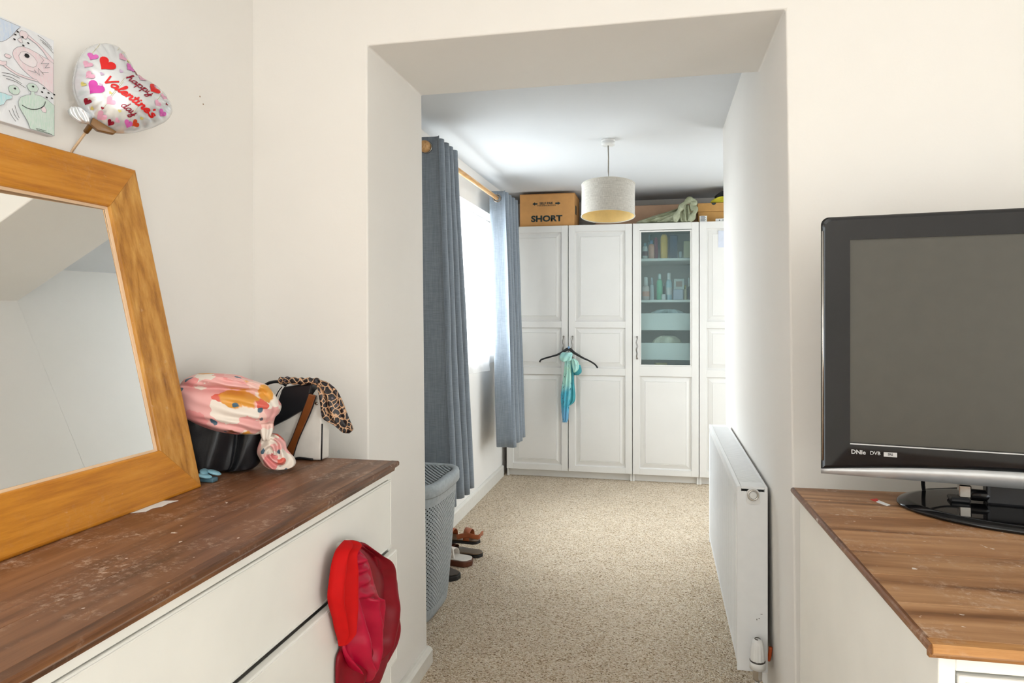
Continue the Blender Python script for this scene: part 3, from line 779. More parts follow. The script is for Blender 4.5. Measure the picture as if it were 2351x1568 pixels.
box(bm, RX0+.014, RX1-.010, RY0, RY0+.06, RZ1-.008, RZ1-.001); box(bm, RX0+.014, RX1-.010, RY1-.06, RY1, RZ1-.008, RZ1-.001)
k = 0; y = RY0+.06
while y < RY1-.062:
    box(bm, RX0+.014, RX1-.010, y, y+.0075, RZ1-.010, RZ1-.001); y += .0112
box(bm, (RX0+RX1)/2-.004, (RX0+RX1)/2+.008, RY0+.05, RY1-.05, RZ1-.011, RZ1-.003)
rpart('top_grille', bm)
T = Matrix.Translation((.289, RY0, .722)) @ Matrix.Rotation(PI/2, 4, 'X')
bm = NB(); poly = [(.289+.021*math.cos(a), .722+.021*math.sin(a)) for a in [PI*i/12 for i in range(13)]]+[(.268, .700), (.272, .694), (.306, .694), (.310, .700)]
prism(bm, poly, lambda a, b, s: (a, RY0-.004*s, b)); rpart('shield', bm, 'white_plastic')
bm = NB(); lathe(bm, [(.0165, .002), (.018, .006), (.0165, .010), (.013, .010), (.012, .006)], 24, T); rpart('bleed_ring', bm, 'chrome', True)
bm = NB(); lathe(bm, [(.001, .013), (.009, .013), (.012, .009), (.012, .002)], 20, T); box(bm, .2865, .2915, RY0-.0145, RY0-.0128, .7195, .7245); rpart('bleed_plug', bm, 'white_plastic', False)
tv = NB(); lathe(tv, [(.024, .196), (.024, .214), (.022, .218)], 24, Matrix.Translation((.297, 2.255, 0))); valve = rpart('valve', tv, 'white_plastic', True)
bm = NB(); prof = [(.0225, .222), (.0215, .245), (.018, .272), (.014, .284), (.006, .286), (.001, .286)]; seg = 48; rings = []
for r, z in prof:
    rings.append([bm.verts.new((.297+(r-(.0012 if (i % 4 < 2 and z < .28) else 0))*math.cos(2*PI*i/seg), 2.255+(r-(.0012 if (i % 4 < 2 and z < .28) else 0))*math.sin(2*PI*i/seg), z)) for i in range(seg)])
for a, b in zip(rings, rings[1:]):
    for i in range(seg): bm.faces.new((a[i], a[(i+1) % seg], b[(i+1) % seg], b[i]))
o = mesh_obj('valve_head', bm, M['white_plastic'], valve, True)
bm = NB(); lathe(bm, [(.0232, .2175), (.0238, .2195), (.0232, .2220)], 24, Matrix.Translation((.297, 2.255, 0)))
mesh_obj('valve_band', bm, M['dark_metal'], valve, True)
bm = NB(); tube(bm, [(.297+.008*math.cos(i*.3), 2.255+.008*math.sin(i*.3), .2866) for i in range(17)], .0012, 6); mesh_obj('dial_mark', bm, M['dark_metal'], valve, True)
bm = NB(); tube(bm, smooth_path([(.297, 2.31, .180), (.297, 2.275, .180), (.297, 2.256, .18)], 3), .011, 12); lathe(bm, [(.013, .160), (.014, .17), (.014, .188), (.018, .196)], 16, Matrix.Translation((.297, 2.255, 0)))
mesh_obj('valve_body', bm, M['chrome'], valve, True)
bm = NB(); tube(bm, [(.297, 2.255, 0), (.297, 2.255, .165)], .0075, 12); rpart('supply_pipe', bm, 'chrome', True)
M['orange'] = plain('orange_plastic', lin(214, 92, 36), .4)
bm = NB(); tube(bm, smooth_path([(.339, 2.325, .19), (.343, 2.322, .21), (.345, 2.32, .235)], 3), .006, 10); rpart('pipe_cap', bm, 'orange', True)['label'] = 'small orange plastic cap'
for y in (2.5, 3.35):
    bm = NB(); box(bm, RX1-.002, .349, y, y+.03, .30, .60); rpart('wall_bracket', bm)
for (x, z, w, h) in ((.312, .345, .006, .0015), (.300, .325, .002, .005), (.306, .330, .004, .0015)):
    bm = NB(); box(bm, x, x+w, RY0-.0005, RY0+.0004, z, z+h); rpart('paint_chip', bm, 'dark_metal')

# ------------------------------------------------------------------ laundry basket
def plastic_grey():
    m, nt, b = new_mat('grey_moulded_plastic'); setp(b, rough=.42, spec=.4)
    n = tnoise(nt, coords(nt), 60, 3); nt.links.new(ramp(nt, n.outputs[0], [(.3, lin(158, 166, 172)), (.7, lin(178, 186, 191))]), b.inputs['Base Color']); return m
M['basket'] = plastic_grey()
bk = thing('laundry_basket', 'grey perforated plastic laundry basket with slatted lid', 'laundry basket', (0, 0, 0))
BCX, BCY = -1.063, 2.862
def bsec(a, z):
    f = min(1, z/.575); g = f**.8
    hx = .128+.040*g; hy = .175+.058*g
    if z < .03: q = 1-.14*(1-z/.03)**2; hx *= q; hy *= q
    n = 4.2; c, s = math.cos(a), math.sin(a)
    r = (abs(c)**n+abs(s)**n)**(-1/n)
    return Vector((BCX+hx*c*r, BCY+hy*s*r, z))
bm = NB(); NA = 150; z0, z1 = .055, .515; NR = 54
def vert(a, z): return bm.verts.new(bsec(a, z))
zs = [0.0, .008, .02, .035, .055]
grid = [[vert(2*PI*i/NA, z) for i in range(NA)] for z in zs]
for A, B in zip(grid, grid[1:]):
    for i in range(NA): bm.faces.new((A[i], A[(i+1) % NA], B[(i+1) % NA], B[i]))
bm.faces.new(list(reversed(grid[0])))
prev = grid[-1]
for j in range(NR):
    za, zb_ = z0+(z1-z0)*j/NR, z0+(z1-z0)*(j+1)/NR
    nxt = [vert(2*PI*i/NA, zb_) for i in range(NA)]
    for i in range(NA):
        q = (prev[i], prev[(i+1) % NA], nxt[(i+1) % NA], nxt[i])
        a0, a1 = 2*PI*i/NA, 2*PI*(i+1)/NA
        if (i+j) % 2 == 0 and j > 0 and j < NR-1:
            da = (a1-a0)*.13; dz = (zb_-za)*.14
            h = (vert(a0+da, za+dz), vert(a1-da, za+dz), vert(a1-da, zb_-dz), vert(a0+da, zb_-dz))
            for k in range(4): bm.faces.new((q[k], q[(k+1) % 4], h[(k+1) % 4], h[k]))
        else: bm.faces.new(q)
    prev = nxt
for z in (.535, .56, .575):
    nxt = [vert(2*PI*i/NA, z) for i in range(NA)]
    for i in range(NA): bm.faces.new((prev[i], prev[(i+1) % NA], nxt[(i+1) % NA], nxt[i]))
    prev = nxt
o = mesh_obj('bin', bm, M['basket'], bk, True)
sm = o.modifiers.new('wall', 'SOLIDIFY'); sm.thickness = .0025; sm.offset = -1
bm = NB(); NL = 48; R = []
for z, k in ((.012, .90), (.10, .93), (.25, .94), (.40, .93), (.47, .86), (.50, .70), (.515, .45)):
    ring = []
    for i in range(NL):
        p = bsec(2*PI*i/NL, z); q = k*(1+.03*noise.noise((p.x*14, p.y*14, z*12)))
        ring.append(bm.verts.new((BCX+(p.x-BCX)*q, BCY+(p.y-BCY)*q, z+.015*noise.noise((p.x*20, p.y*20, 3)))))
    R.append(ring)
for A, B in zip(R, R[1:]):
    for i in range(NL): bm.faces.new((A[i], A[(i+1) % NL], B[(i+1) % NL], B[i]))
bm.faces.new(list(reversed(R[0]))); bm.faces.new(R[-1])
tag(mesh_obj('laundry', bm, plain('dark_hole_filler', lin(46, 46, 52), .9, noise_amt=.2, nscale=8), None, True), 'dark filling added inside the grey basket to darken its holes', 'laundry')  # dark filling added so that the basket holes read as shaded
def bring(off, z):
    out = []
    for i in range(96):
        p = bsec(2*PI*i/96, .575); d = (p-Vector((BCX, BCY, .575))).normalized(); out.append(Vector((p.x+d.x*off, p.y+d.y*off, z)))
    return out
bm = NB(); prof = [(.004, .548), (.010, .546), (.014, .552), (.0135, .580), (.010, .592), (.002, .598), (-.012, .599), (-.020, .598), (-.024, .592), (-.024, .584), (-.010, .580), (.004, .576)]
rg = [[bm.verts.new(p) for p in bring(a, z)] for a, z in prof]
for q in range(len(rg)):
    A = rg[q]; B = rg[(q+1) % len(rg)]
    for i in range(96): bm.faces.new((A[i], A[(i+1) % 96], B[(i+1) % 96], B[i]))
lid = mesh_obj('lid', bm, M['basket'], bk, True)
# curved diagonal slats of the lid, clipped by its rim
def inside(x, y, m=.026):
    hx, hy = .168-m, .233-m; return (abs((x-BCX)/hx)**4.2+abs((y-BCY)/hy)**4.2) < 1
bm = NB()
for k in range(-19, 20):
    line = []
    for i in range(-60, 61):
        u = i/60*.36; w = k*.0172+.16*u*u
        x = BCX+u*.58+w*.81; y = BCY-u*.81+w*.58
        if inside(x, y): line.append(Vector((x, y, .5935)))
    if len(line) > 3: tube(bm, line[::3]+[line[-1]] if (len(line)-1) % 3 else line[::3], .0058, 6, (1.0, .55))
mesh_obj('lid_slats', bm, M['basket'], bk, True)

# ------------------------------------------------------------------ shoes
def shoe_sole(bm, L, w, z0, th, bed, heel=.0, bev=.004):
    pts = []
    N = 22
    def hw(t):  # heel at 0, toe at 1
        return w*(.42*max(0, 1-(1-min(1, t/.16))**2)**.5 if t < .3 else .42+.08*math.sin(PI*(t-.3)/.9)) if t < .86 else w*.5*max(0, 1-((t-.86)/.14)**2)**.5*.93
    for i in range(N+1): pts.append((L*i/N, hw(i/N)))
    for i in range(N-1, 0, -1): pts.append((L*i/N, -hw(i/N)))
    prism(bm, pts, lambda a, b, s: (a, b, z0+heel*max(0, 1-a/L)**1.5+(th if s else 0)), bev)
def strap(bm, x, w, h, half, z, lean=0, r=.0016):
    P = [(x+lean*math.sin(PI*i/14), half*math.cos(PI*i/14), z+h*max(0, math.sin(PI*i/14))**.8) for i in range(15)]
    tube(bm, P, 1, 8, (w/2, r), Vector((1, 0, 0)).cross(Vector((0, 0, 1))) if False else Vector((0, 0, 1)))
def band(bm, x0, x1, half, z, h, th=.0025):
    N = 16; A = []
    for k, x in ((0, x0), (1, x1)):
        A.append([(x, half*math.cos(PI*i/N), z+h*(1 if k else .85)*max(0, math.sin(PI*i/N))**.75) for i in range(N+1)])
    vo = [[bm.verts.new(p) for p in row] for row in A]
    vi = [[bm.verts.new((p[0], p[1]*.94, p[2]-th)) for p in row] for row in A]
    for i in range(N):
        bm.faces.new((vo[0][i], vo[1][i], vo[1][i+1], vo[0][i+1])); bm.faces.new((vi[0][i], vi[0][i+1], vi[1][i+1], vi[1][i]))
        bm.faces.new((vo[0][i], vo[0][i+1], vi[0][i+1], vi[0][i])); bm.faces.new((vo[1][i], vi[1][i], vi[1][i+1], vo[1][i+1]))
    for i in (0, N): bm.faces.new((vo[0][i], vi[0][i], vi[1][i], vo[1][i]))
M['dark_leather'] = plain('dark_brown_leather', lin(66, 54, 44), .6, noise_amt=.08)
M['black_rubber'] = plain('black_rubber', lin(28, 24, 22), .7)
M['tan_leather'] = plain('tan_leather', lin(168, 88, 44), .45, noise_amt=.08)
M['brown_leather'] = plain('red_brown_leather', lin(98, 52, 32), .4, noise_amt=.08)
M['gold_brown'] = plain('bronze_footbed', lin(104, 82, 58), .35, noise_amt=.08)
M['cream_leather'] = plain('cream_leather', lin(226, 218, 208), .5)
GRP = 'sandals by the laundry basket'
def shoe(label, loc, rz, L, w, soles, build):
    t = thing('sandal', label, 'shoe', loc, rz)
    for nm, z0, th, inset, mat in soles:
        bm = NB(); shoe_sole(bm, L-2*inset, w-2*inset, z0, th, 0)
        o = mesh_obj(nm, bm, M[mat], t, False); o.location.x = inset
    build(t); return t
def b_slide(t):
    bm = NB(); band(bm, .13, .045, .047, .018, .05); mesh_obj('strap', bm, M['dark_leather'], t, True)
shoe('dark brown slide sandal nearest the laundry basket', (-.962, 3.225, 0), PI-.55, .26, .112, (('sole', 0, .024, 0, 'black_rubber'), ('footbed', .024, .006, .006, 'dark_leather')), lambda t: (bm := NB(), band(bm, .15, .22, .046, .02, .05), mesh_obj('strap', bm, M['dark_leather'], t, True)))
def b_white(t):
    bm = NB(); band(bm, .10, .18, .046, .03, .055); mesh_obj('strap', bm, M['cream_leather'], t, True)
    bm = NB(); prism(bm, [(.088, .030), (.118, .030), (.124, .055), (.112, .086), (.102, .090), (.094, .080)], lambda a, b, s: (a, .036-.012*s, b), .003); mesh_obj('tongue', bm, M['cream_leather'], t, True)
shoe('cream lined sandal with red brown sole edge beside the dark slide', (-.945, 3.435, 0), PI-.22, .26, .115, (('sole', 0, .030, 0, 'brown_leather'), ('footbed', .030, .005, .005, 'cream_leather')), b_white)
def b_brown(t):
    for q in ((.05, .085, .044, .02, .06), (.15, .18, .046, .02, .05)):
        bm = NB(); band(bm, *q); mesh_obj('strap', bm, M['tan_leather'], t, True)
    bm = NB(); tube(bm, smooth_path([(.0, -.04, .045), (-.004, 0, .05), (.0, .04, .045), (.06, .05, .052), (.12, .045, .035)], 6), 1, 8, (.002, .013), Vector((0, 0, 1))); mesh_obj('ankle_strap', bm, M['tan_leather'], t, True)
shoe('bronze brown sandal flat on the carpet under another sandal', (-.925, 3.575, 0), PI-.15, .25, .10, (('sole', 0, .016, 0, 'black_rubber'), ('footbed', .016, .008, .003, 'gold_brown')), lambda t: (bm := NB(), band(bm, .16, .19, .044, .02, .03), mesh_obj('strap', bm, M['brown_leather'], t, True)))
shoe('brown sandal with tan ankle strap lying on top of another sandal', (-.95, 3.62, .056), PI-.10, .25, .095, (('sole', 0, .014, 0, 'black_rubber'), ('footbed', .014, .008, .003, 'gold_brown')), b_brown)

# ------------------------------------------------------------------ bottles and boxes behind the frosted glass
def gx(zx): return -.1375+((1440+zx/4.238)-1474)*.003343
PXM = .003343/4.238
PAL = {}
def colm(r, g, b, rough=.4):
    k = (r, g, b)
    if k not in PAL: PAL[k] = plain('toiletry_colour_%d' % len(PAL), lin(r, g, b), rough)
    return PAL[k]
def bottle(nm, label, cat, za, zb, ztop, base_px, shelf, y, body, cap=None, neck=.72, round_=True, band_=None):
    x = (gx(za)+gx(zb))/2; r = (gx(zb)-gx(za))/2; h = (base_px-ztop)*PXM
    t = thing(nm, label, cat, (x, y, shelf)); hb = h*(neck if cap else 1)
    bm = NB()
    if round_: lathe(bm, [(r*.9, 0), (r, .004), (r, hb*.82), (r*.85, hb*.93), (r*.5, hb)], 20)
    else: box(bm, -r, r, -r*.7, r*.7, 0, hb, min(.004, r*.2), 2)
    mesh_obj('body', bm, body, t, round_)
    if cap:
        bm = NB(); lathe(bm, [(r*.55, hb), (r*.55, h*.97), (r*.4, h)], 16); mesh_obj('cap', bm, cap, t, True)
    if band_:
        bm = NB()
        if round_: lathe(bm, [(r*1.01, hb*.25), (r*1.01, hb*.6)], 20, None, False)
        else: box(bm, -r*.8, r*.8, -r*.7-.001, -r*.7, hb*.2, hb*.7)
        mesh_obj('label_band', bm, band_, t, round_)
    return t
Y1 = 5.56; A1 = SH1; A2 = SH2
wt = colm(226, 226, 224); dk = colm(48, 52, 60)
bottle('bottle', 'white bottle with dark bands on top glass door shelf', 'bottle', 150, 200, 225, 388, A1, Y1, wt, colm(150, 176, 186), .8, True, colm(120, 84, 96))
bottle('bottle', 'grey blue pump bottle standing behind the white banded bottle', 'bottle', 196, 246, 135, 388, A1, 5.64, colm(130, 160, 170), colm(120, 150, 160), .75)
bottle('bottle', 'peach bottle with blue cap on top glass door shelf', 'bottle', 207, 266, 200, 388, A1, Y1, colm(244, 176, 150), colm(110, 150, 190), .8)
bottle('tube', 'tall bright pink tube standing behind the peach bottle', 'tube', 262, 300, 158, 388, A1, 5.66, colm(226, 84, 130), None)
bottle('canister', 'tall mustard yellow canister on top glass door shelf', 'canister', 326, 396, 144, 388, A1, Y1, colm(238, 190, 84), None)
bottle('box', 'dark navy box standing on top glass door shelf', 'box', 410, 492, 150, 388, A1, 5.60, colm(52, 76, 112), None, 1, False)
bottle('jar', 'tiny pale grey jar on top glass door shelf', 'jar', 505, 538, 318, 388, A1, Y1, colm(190, 200, 204), None)
bottle('box', 'beige card box on top glass door shelf', 'box', 550, 614, 216, 388, A1, Y1, colm(206, 196, 160), None, 1, False)
bottle('bottle', 'clear spray bottle with peach base on second glass door shelf', 'bottle', 148, 218, 560, 790, A2, Y1, colm(222, 204, 200), wt, .62, True, colm(226, 160, 140))
bottle('bottle', 'slim pale bottle beside the peach base bottle on second shelf', 'bottle', 222, 262, 565, 790, A2, Y1, colm(206, 216, 220), colm(180, 190, 200), .7)
bottle('bottle', 'mint green bottle on second glass door shelf', 'bottle', 288, 346, 528, 790, A2, Y1, colm(118, 204, 164), colm(206, 226, 220), .78)
bottle('jar', 'short white jar on second glass door shelf', 'jar', 336, 376, 732, 790, A2, 5.53, wt, None)
bottle('bottle', 'thin dark teal bottle behind the short white jar', 'bottle', 348, 372, 615, 790, A2, 5.62, colm(66, 98, 112), wt, .8)
bottle('bottle', 'tall pale blue spray bottle on second glass door shelf', 'bottle', 380, 438, 520, 790, A2, Y1, colm(190, 216, 226), wt, .75, True, wt)
bottle('tub', 'square lilac grey tub on second glass door shelf', 'tub', 450, 545, 688, 790, A2, Y1, colm(196, 200, 218), None, 1, False)
bt = thing('gift_box', 'square white box with brown picture stacked on lilac tub', 'box', ((gx(455)+gx(555))/2, Y1, A2+(790-688)*PXM))
r = (gx(555)-gx(455))/2; bm = NB(); box(bm, -r, r, -r*.6, r*.6, 0, .085, .002); mesh_obj('carton', bm, colm(206, 210, 206), bt)
bm = NB(); box(bm, -r*.6, r*.6, -r*.6-.001, -r*.6-.0002, .022, .064); mesh_obj('picture', bm, colm(160, 132, 120), bt)
bottle('bottle', 'slim cream bottle with yellow cap on second glass door shelf', 'bottle', 550, 582, 645, 790, A2, Y1, colm(220, 206, 170), colm(226, 200, 120), .75)
bottle('bottle', 'black bottle with white top at end of second shelf', 'bottle', 588, 616, 570, 790, A2, Y1, dk, wt, .6)
def cloth_heap(label, za, zb, z, h, y, mat, seed):
    bm = NB(); xa, xb = gx(za), gx(zb)
    drape(bm, (0, y, z), (1, 0, 0), (0, 0, 1), (0, -1, 0), [(h, xa+(xb-xa)*.35, xb-(xb-xa)*.3), (h*.8, xa+(xb-xa)*.15, xb-(xb-xa)*.12), (h*.4, xa+.01, xb-.01), (0.001, xa, xb)], lambda s, t: .05+.02*math.sin(s*9+seed)+.015*noise.noise((s*6, t*5, seed)), 28, 16, .06)
    return tag(mesh_obj('folded_clothes', bm, mat, None, True), label, 'clothes')
cloth_heap('pale folded clothes filling the upper drawer behind glass', 170, 610, 1.197, .145, 5.62, colm(176, 190, 190), .5)
cloth_heap('cream folded clothes filling the lower drawer behind glass', 210, 560, .967, .165, 5.62, colm(216, 210, 188), 2.5)
for z in (.845,): wpart('shelf', gx0, gx1, 5.49, 5.99, z-.02, z)
yx = thing('sponge_pack', 'yellow packet lying on shelf under the lower drawer', 'packet', (gx(330), 5.58, .846))
bm = NB(); box(bm, -.045, .045, -.03, .03, 0, .07, .006, 2); mesh_obj('packet_body', bm, colm(232, 206, 130), yx)
yx.rotation_euler = (0, 0, .3)

# ================================================================== near room
def drape2(bm, O, ex, ez, en, rows, depth, ns=36, nt=50, back=.004, thick=None):
    """closed cloth body between left and right edges; rows: (left_a, left_b, right_a, right_b) in the (ex,ez) plane"""
    O = Vector(O); ex = Vector(ex); ez = Vector(ez); en = Vector(en)
    Ls = smooth_path([(r[0], r[1], 0) for r in rows], 8); Rs = smooth_path([(r[2], r[3], 0) for r in rows], 8)
    F = []; Bk = []
    def at(P, q):
        i = min(int(q), len(P)-2); return P[i].lerp(P[i+1], q-i)
    for j in range(nt+1):
        q = j/nt*(len(Ls)-1); l = at(Ls, q); r = at(Rs, q); fr = []; bk = []
        for k in range(ns+1):
            s = k/ns; p = l.lerp(r, s)
            e = max(0, 1-(2*s-1)**2)**.5 * min(1, (min(j, nt-j)/nt*7))**.5
            b = O+ex*p.x+ez*p.y
            fr.append(bm.verts.new(b+en*(depth(s, j/nt)*e)))
            edge = k in (0, ns) or j in (0, nt)
            bk.append(fr[-1] if edge else bm.verts.new(b-en*(back*e)))
        F.append(fr); Bk.append(bk)
    for j in range(nt):
        for k in range(ns):
            bm.faces.new((F[j][k], F[j][k+1], F[j+1][k+1], F[j+1][k]))
            u = []
            for v in (Bk[j][k], Bk[j+1][k], Bk[j+1][k+1], Bk[j][k+1]):
                if v not in u: u.append(v)
            if len(u) >= 3:
                try: bm.faces.new(u)
                except ValueError: pass

# ------------------------------------------------------------------ long chest of drawers under the mirror
DZ = .89
dl = thing('chest_of_drawers', 'off white chest of drawers with dark stained top under the mirror', 'chest of drawers', (0, 0, 0))
DX0, DX1, DYa, DYb = -1.238, -.702, .10, 1.795
def dpart(nm, bm, mat, parent=None, smooth=False): return mesh_obj(nm, bm, M[mat], parent or dl, smooth)
nP = 5; pw = (DX1-.022-DX0)/nP
for k in range(nP):
    bm = NB(); box(bm, DX0+k*pw, DX0+(k+1)*pw-.0005, DYa, DYb-.002, DZ-.026, DZ, .0006); dpart('plank', bm, 'pineY')
bm = NB()   # moulded front edge
prof = [(DX1-.0225, DZ), (DX1-.003, DZ), (DX1, DZ-.003), (DX1, DZ-.010), (DX1-.004, DZ-.0145), (DX1-.011, DZ-.017), (DX1-.013, DZ-.022), (DX1-.014, DZ-.027), (DX1-.0225, DZ-.027)]
prism(bm, prof, lambda a, b, s: (a, DYa if s == 0 else DYb, b)); dpart('edge_moulding', bm, 'pine_edge')
BF = -.7205; BY0, BY1 = DYa+.015, 1.783
bm = NB(); box(bm, DX0, BF-.001, BY1-.02, BY1, .0, DZ-.0265, .001); dpart('side_panel', bm, 'dresser_white')
bm = NB(); box(bm, DX0, BF-.001, BY0, BY0+.02, .0, DZ-.0265, .001); dpart('side_panel', bm, 'dresser_white')
bm = NB(); box(bm, DX0, DX0+.01, BY0+.02, BY1-.02, .03, DZ-.03); dpart('back_panel', bm, 'dresser_white')
bm = NB(); box(bm, BF-.020, BF, BY0+.02, BY1-.02, .846, DZ-.0265, .001); dpart('top_rail', bm, 'dresser_white')
bm = NB(); box(bm, BF-.020, BF, BY0+.02, BY1-.02, .001, .055, .001); dpart('plinth', bm, 'dresser_white')
for z0, z1, out in ((.658, .8435, .0015), (.349, .652, .018), (.058, .342, .0015)):
    ya, yb2 = BY0+.008, BY1-.003
    bm = NB(); box(bm, BF-.018+out, BF+out, ya, yb2, z0, z1, .0025, 2)
    d = dpart('drawer', bm, 'dresser_white')
    bm = NB(); t = .012     # bead moulding round the drawer front
    for q in ((ya+.004, yb2-.004, z1-.004-.003, z1-.004), (ya+.004, yb2-.004, z0+.004, z0+.007), (ya+.004, ya+.007, z0+.007, z1-.007), (yb2-.007, yb2-.004, z0+.007, z1-.007)):
        box(bm, BF+out-.0005, BF+out+.0016, q[0], q[1], q[2], q[3], .0006)
    dpart('bead', bm, 'dresser_white', d)
    bm = NB(); box(bm, DX0+.03, BF-.0185+out, ya+.03, yb2-.03, z0+.008, z1-.03); dpart('drawer_box', bm, 'dresser_white', d)
    if out < .01 and z0 > .5:
        bm = NB(); lathe(bm, [(.010, 0), (.008, .010), (.015, .018), (.015, .024), (.006, .028)], 16, Matrix.Translation((BF+out, 1.46, .765)) @ Matrix.Rotation(PI/2, 4, 'Y')); dpart('knob', bm, 'dresser_white', d, True)

# ------------------------------------------------------------------ leaning mirror
def frame_dirs():
    a = math.atan2(.179, .749)
    up = Vector((-math.sin(a), 0, math.cos(a))); n = Vector((math.cos(a), 0, math.sin(a))); return up, n
mu, mn = frame_dirs(); MO = Vector((-1.045, 0, DZ+.001)); MY0, MY1, MH, FW = .66, 1.425, .770, .108
mr = thing('mirror', 'large mirror with wide honey oak frame leaning on the wall', 'mirror', (0, 0, 0))
def mp(y, h, d): return MO+Vector((0, y, 0))+mu*h+mn*d
def frame_piece(nm, quad, mat):
    """quad: four (y,h) corners; moulded front: thickness 26 mm, eased edges"""
    bm = NB(); T = -.016
    f = [bm.verts.new(mp(y, h, 0)) for y, h in quad]; b = [bm.verts.new(mp(y, h, T)) for y, h in quad]
    bm.faces.new(f); bm.faces.new(list(reversed(b)))
    for i in range(4): bm.faces.new((f[i], b[i], b[(i+1) % 4], f[(i+1) % 4]))
    bmesh.ops.recalc_face_normals(bm, faces=bm.faces[:])
    long_e = [e for e in bm.edges if e.calc_length() > .3 and all((v in f) for v in e.verts)]
    bmesh.ops.bevel(bm, geom=long_e, offset=.006, segments=3, affect='EDGES', profile=.5)
    return mesh_obj(nm, bm, M[mat], mr)
g = .0004
frame_piece('frame_rail', [(MY0, 0), (MY1, 0), (MY1-FW, FW-g), (MY0+FW, FW-g)], 'oakY')
frame_piece('frame_rail', [(MY0, MH), (MY0+FW, MH-FW+g), (MY1-FW, MH-FW+g), (MY1, MH)], 'oakY')
frame_piece('frame_stile', [(MY1, 0), (MY1, MH), (MY1-FW+g, MH-FW), (MY1-FW+g, FW)], 'oakZ')
frame_piece('frame_stile', [(MY0, 0), (MY0+FW-g, FW), (MY0+FW-g, MH-FW), (MY0, MH)], 'oakZ')
m, nt, b = new_mat('silvered_glass'); setp(b, col=(.90, .93, .91, 1), rough=.012, metal=1.0); M['mirror'] = m
n_ = tnoise(nt, coords(nt), 7, 2); nt.links.new(ramp(nt, n_.outputs[0], [(.3, (.94, .95, .93, 1)), (.7, (.955, .96, .945, 1))]), b.inputs['Base Color'])
bm = NB(); q = .004; gyw = math.tan(math.radians(1.5)); gpt = math.tan(math.radians(.25))   # the glass sits slightly skewed in its rebate
bm.faces.new([bm.verts.new(mp(y, h, -.0185+(y-1.04)*gyw-(h-.385)*gpt)) for y, h in ((MY0+FW-q, FW-q), (MY1-FW+q, FW-q), (MY1-FW+q, MH-FW+q), (MY0+FW-q, MH-FW+q))]); mesh_obj('glass', bm, M['mirror'], mr)
M['rebate'] = plain('pale_bare_wood', lin(226, 192, 156), .6)
ya, yb2, ha, hb = MY0+FW-.001, MY1-FW+.001, FW-.001, MH-FW+.001
for qd in (((ya, ha), (yb2, ha), (yb2-.006, ha+.006), (ya+.006, ha+.006)), ((yb2, ha), (yb2, hb), (yb2-.006, hb-.006), (yb2-.006, ha+.006)), ((ya, hb), (yb2, hb), (yb2-.006, hb-.006), (ya+.006, hb-.006)), ((ya, ha), (ya, hb), (ya+.006, hb-.006), (ya+.006, ha+.006))):
    bm = NB(); dd = ((-.0075, -.0075, -.010, -.010), (-.0118,)*4)
    hexa(bm, [mp(y, h, dd[0][i]) for i, (y, h) in enumerate(qd)]+[mp(y, h, dd[1][i]) for i, (y, h) in enumerate(qd)]); mesh_obj('inner_bead', bm, M['rebate'], mr)

# torn paper under the mirror, hair clip, sticker strip
bm = NB(); prism(bm, [(-1.050, 1.205), (-1.026, 1.222), (-1.030, 1.245), (-1.020, 1.262), (-1.024, 1.285), (-1.018, 1.308), (-1.050, 1.30)], lambda a, b, s: (a, b, DZ+.0003+.0006*s))
tag(mesh_obj('paper_scrap', bm, M['paper'], None), 'torn white paper scrap sticking out from under the mirror frame', 'paper')
M['aqua'] = plain('aqua_plastic', lin(146, 196, 214), .3); M['aqua_dark'] = plain('slate_blue_plastic', lin(84, 118, 134), .35)
hc = thing('hair_clip', 'small aqua plastic hair clip beside the mirror corner', 'hair clip', (-1.062, 1.472, DZ))
for a, x, y, z in ((.3, .006, .010, .018), (2.0, -.016, .004, .020), (3.9, -.004, -.012, .014)):
    bm = NB(); lathe(bm, [(.001, 0), (.013, .001), (.015, .004), (.012, .006), (.001, .0065)], 16, Matrix.Translation((x, y, z)) @ Matrix.Rotation(.35, 4, 'Y') @ Matrix.Rotation(a, 4, 'Z') @ Matrix.Diagonal((1.2, .75, 1, 1))); mesh_obj('petal', bm, M['aqua'], hc, True)
bm = NB(); box(bm, -.018, .018, -.010, .012, .0005, .012, .003, 2); mesh_obj('clip_body', bm, M['aqua_dark'], hc, True)
st = thing('sticker_strip', 'torn red and white paper strip on the dresser beside the television', 'paper', (.463, 1.615, DZ))
for nm, mat, pl in (('white_end', 'paper', [(.001, .012), (.0135, -.022), (.004, -.032), (-.009, -.002)]), ('red_end', 'red_print', [(-.0155, .0155), (.001, .0275), (.001, .012), (-.008, -.001)])):
    bm = NB(); prism(bm, pl, lambda a, b, s: (a, b, .0004+.0007*s)); mesh_obj(nm, bm, M[mat], st)

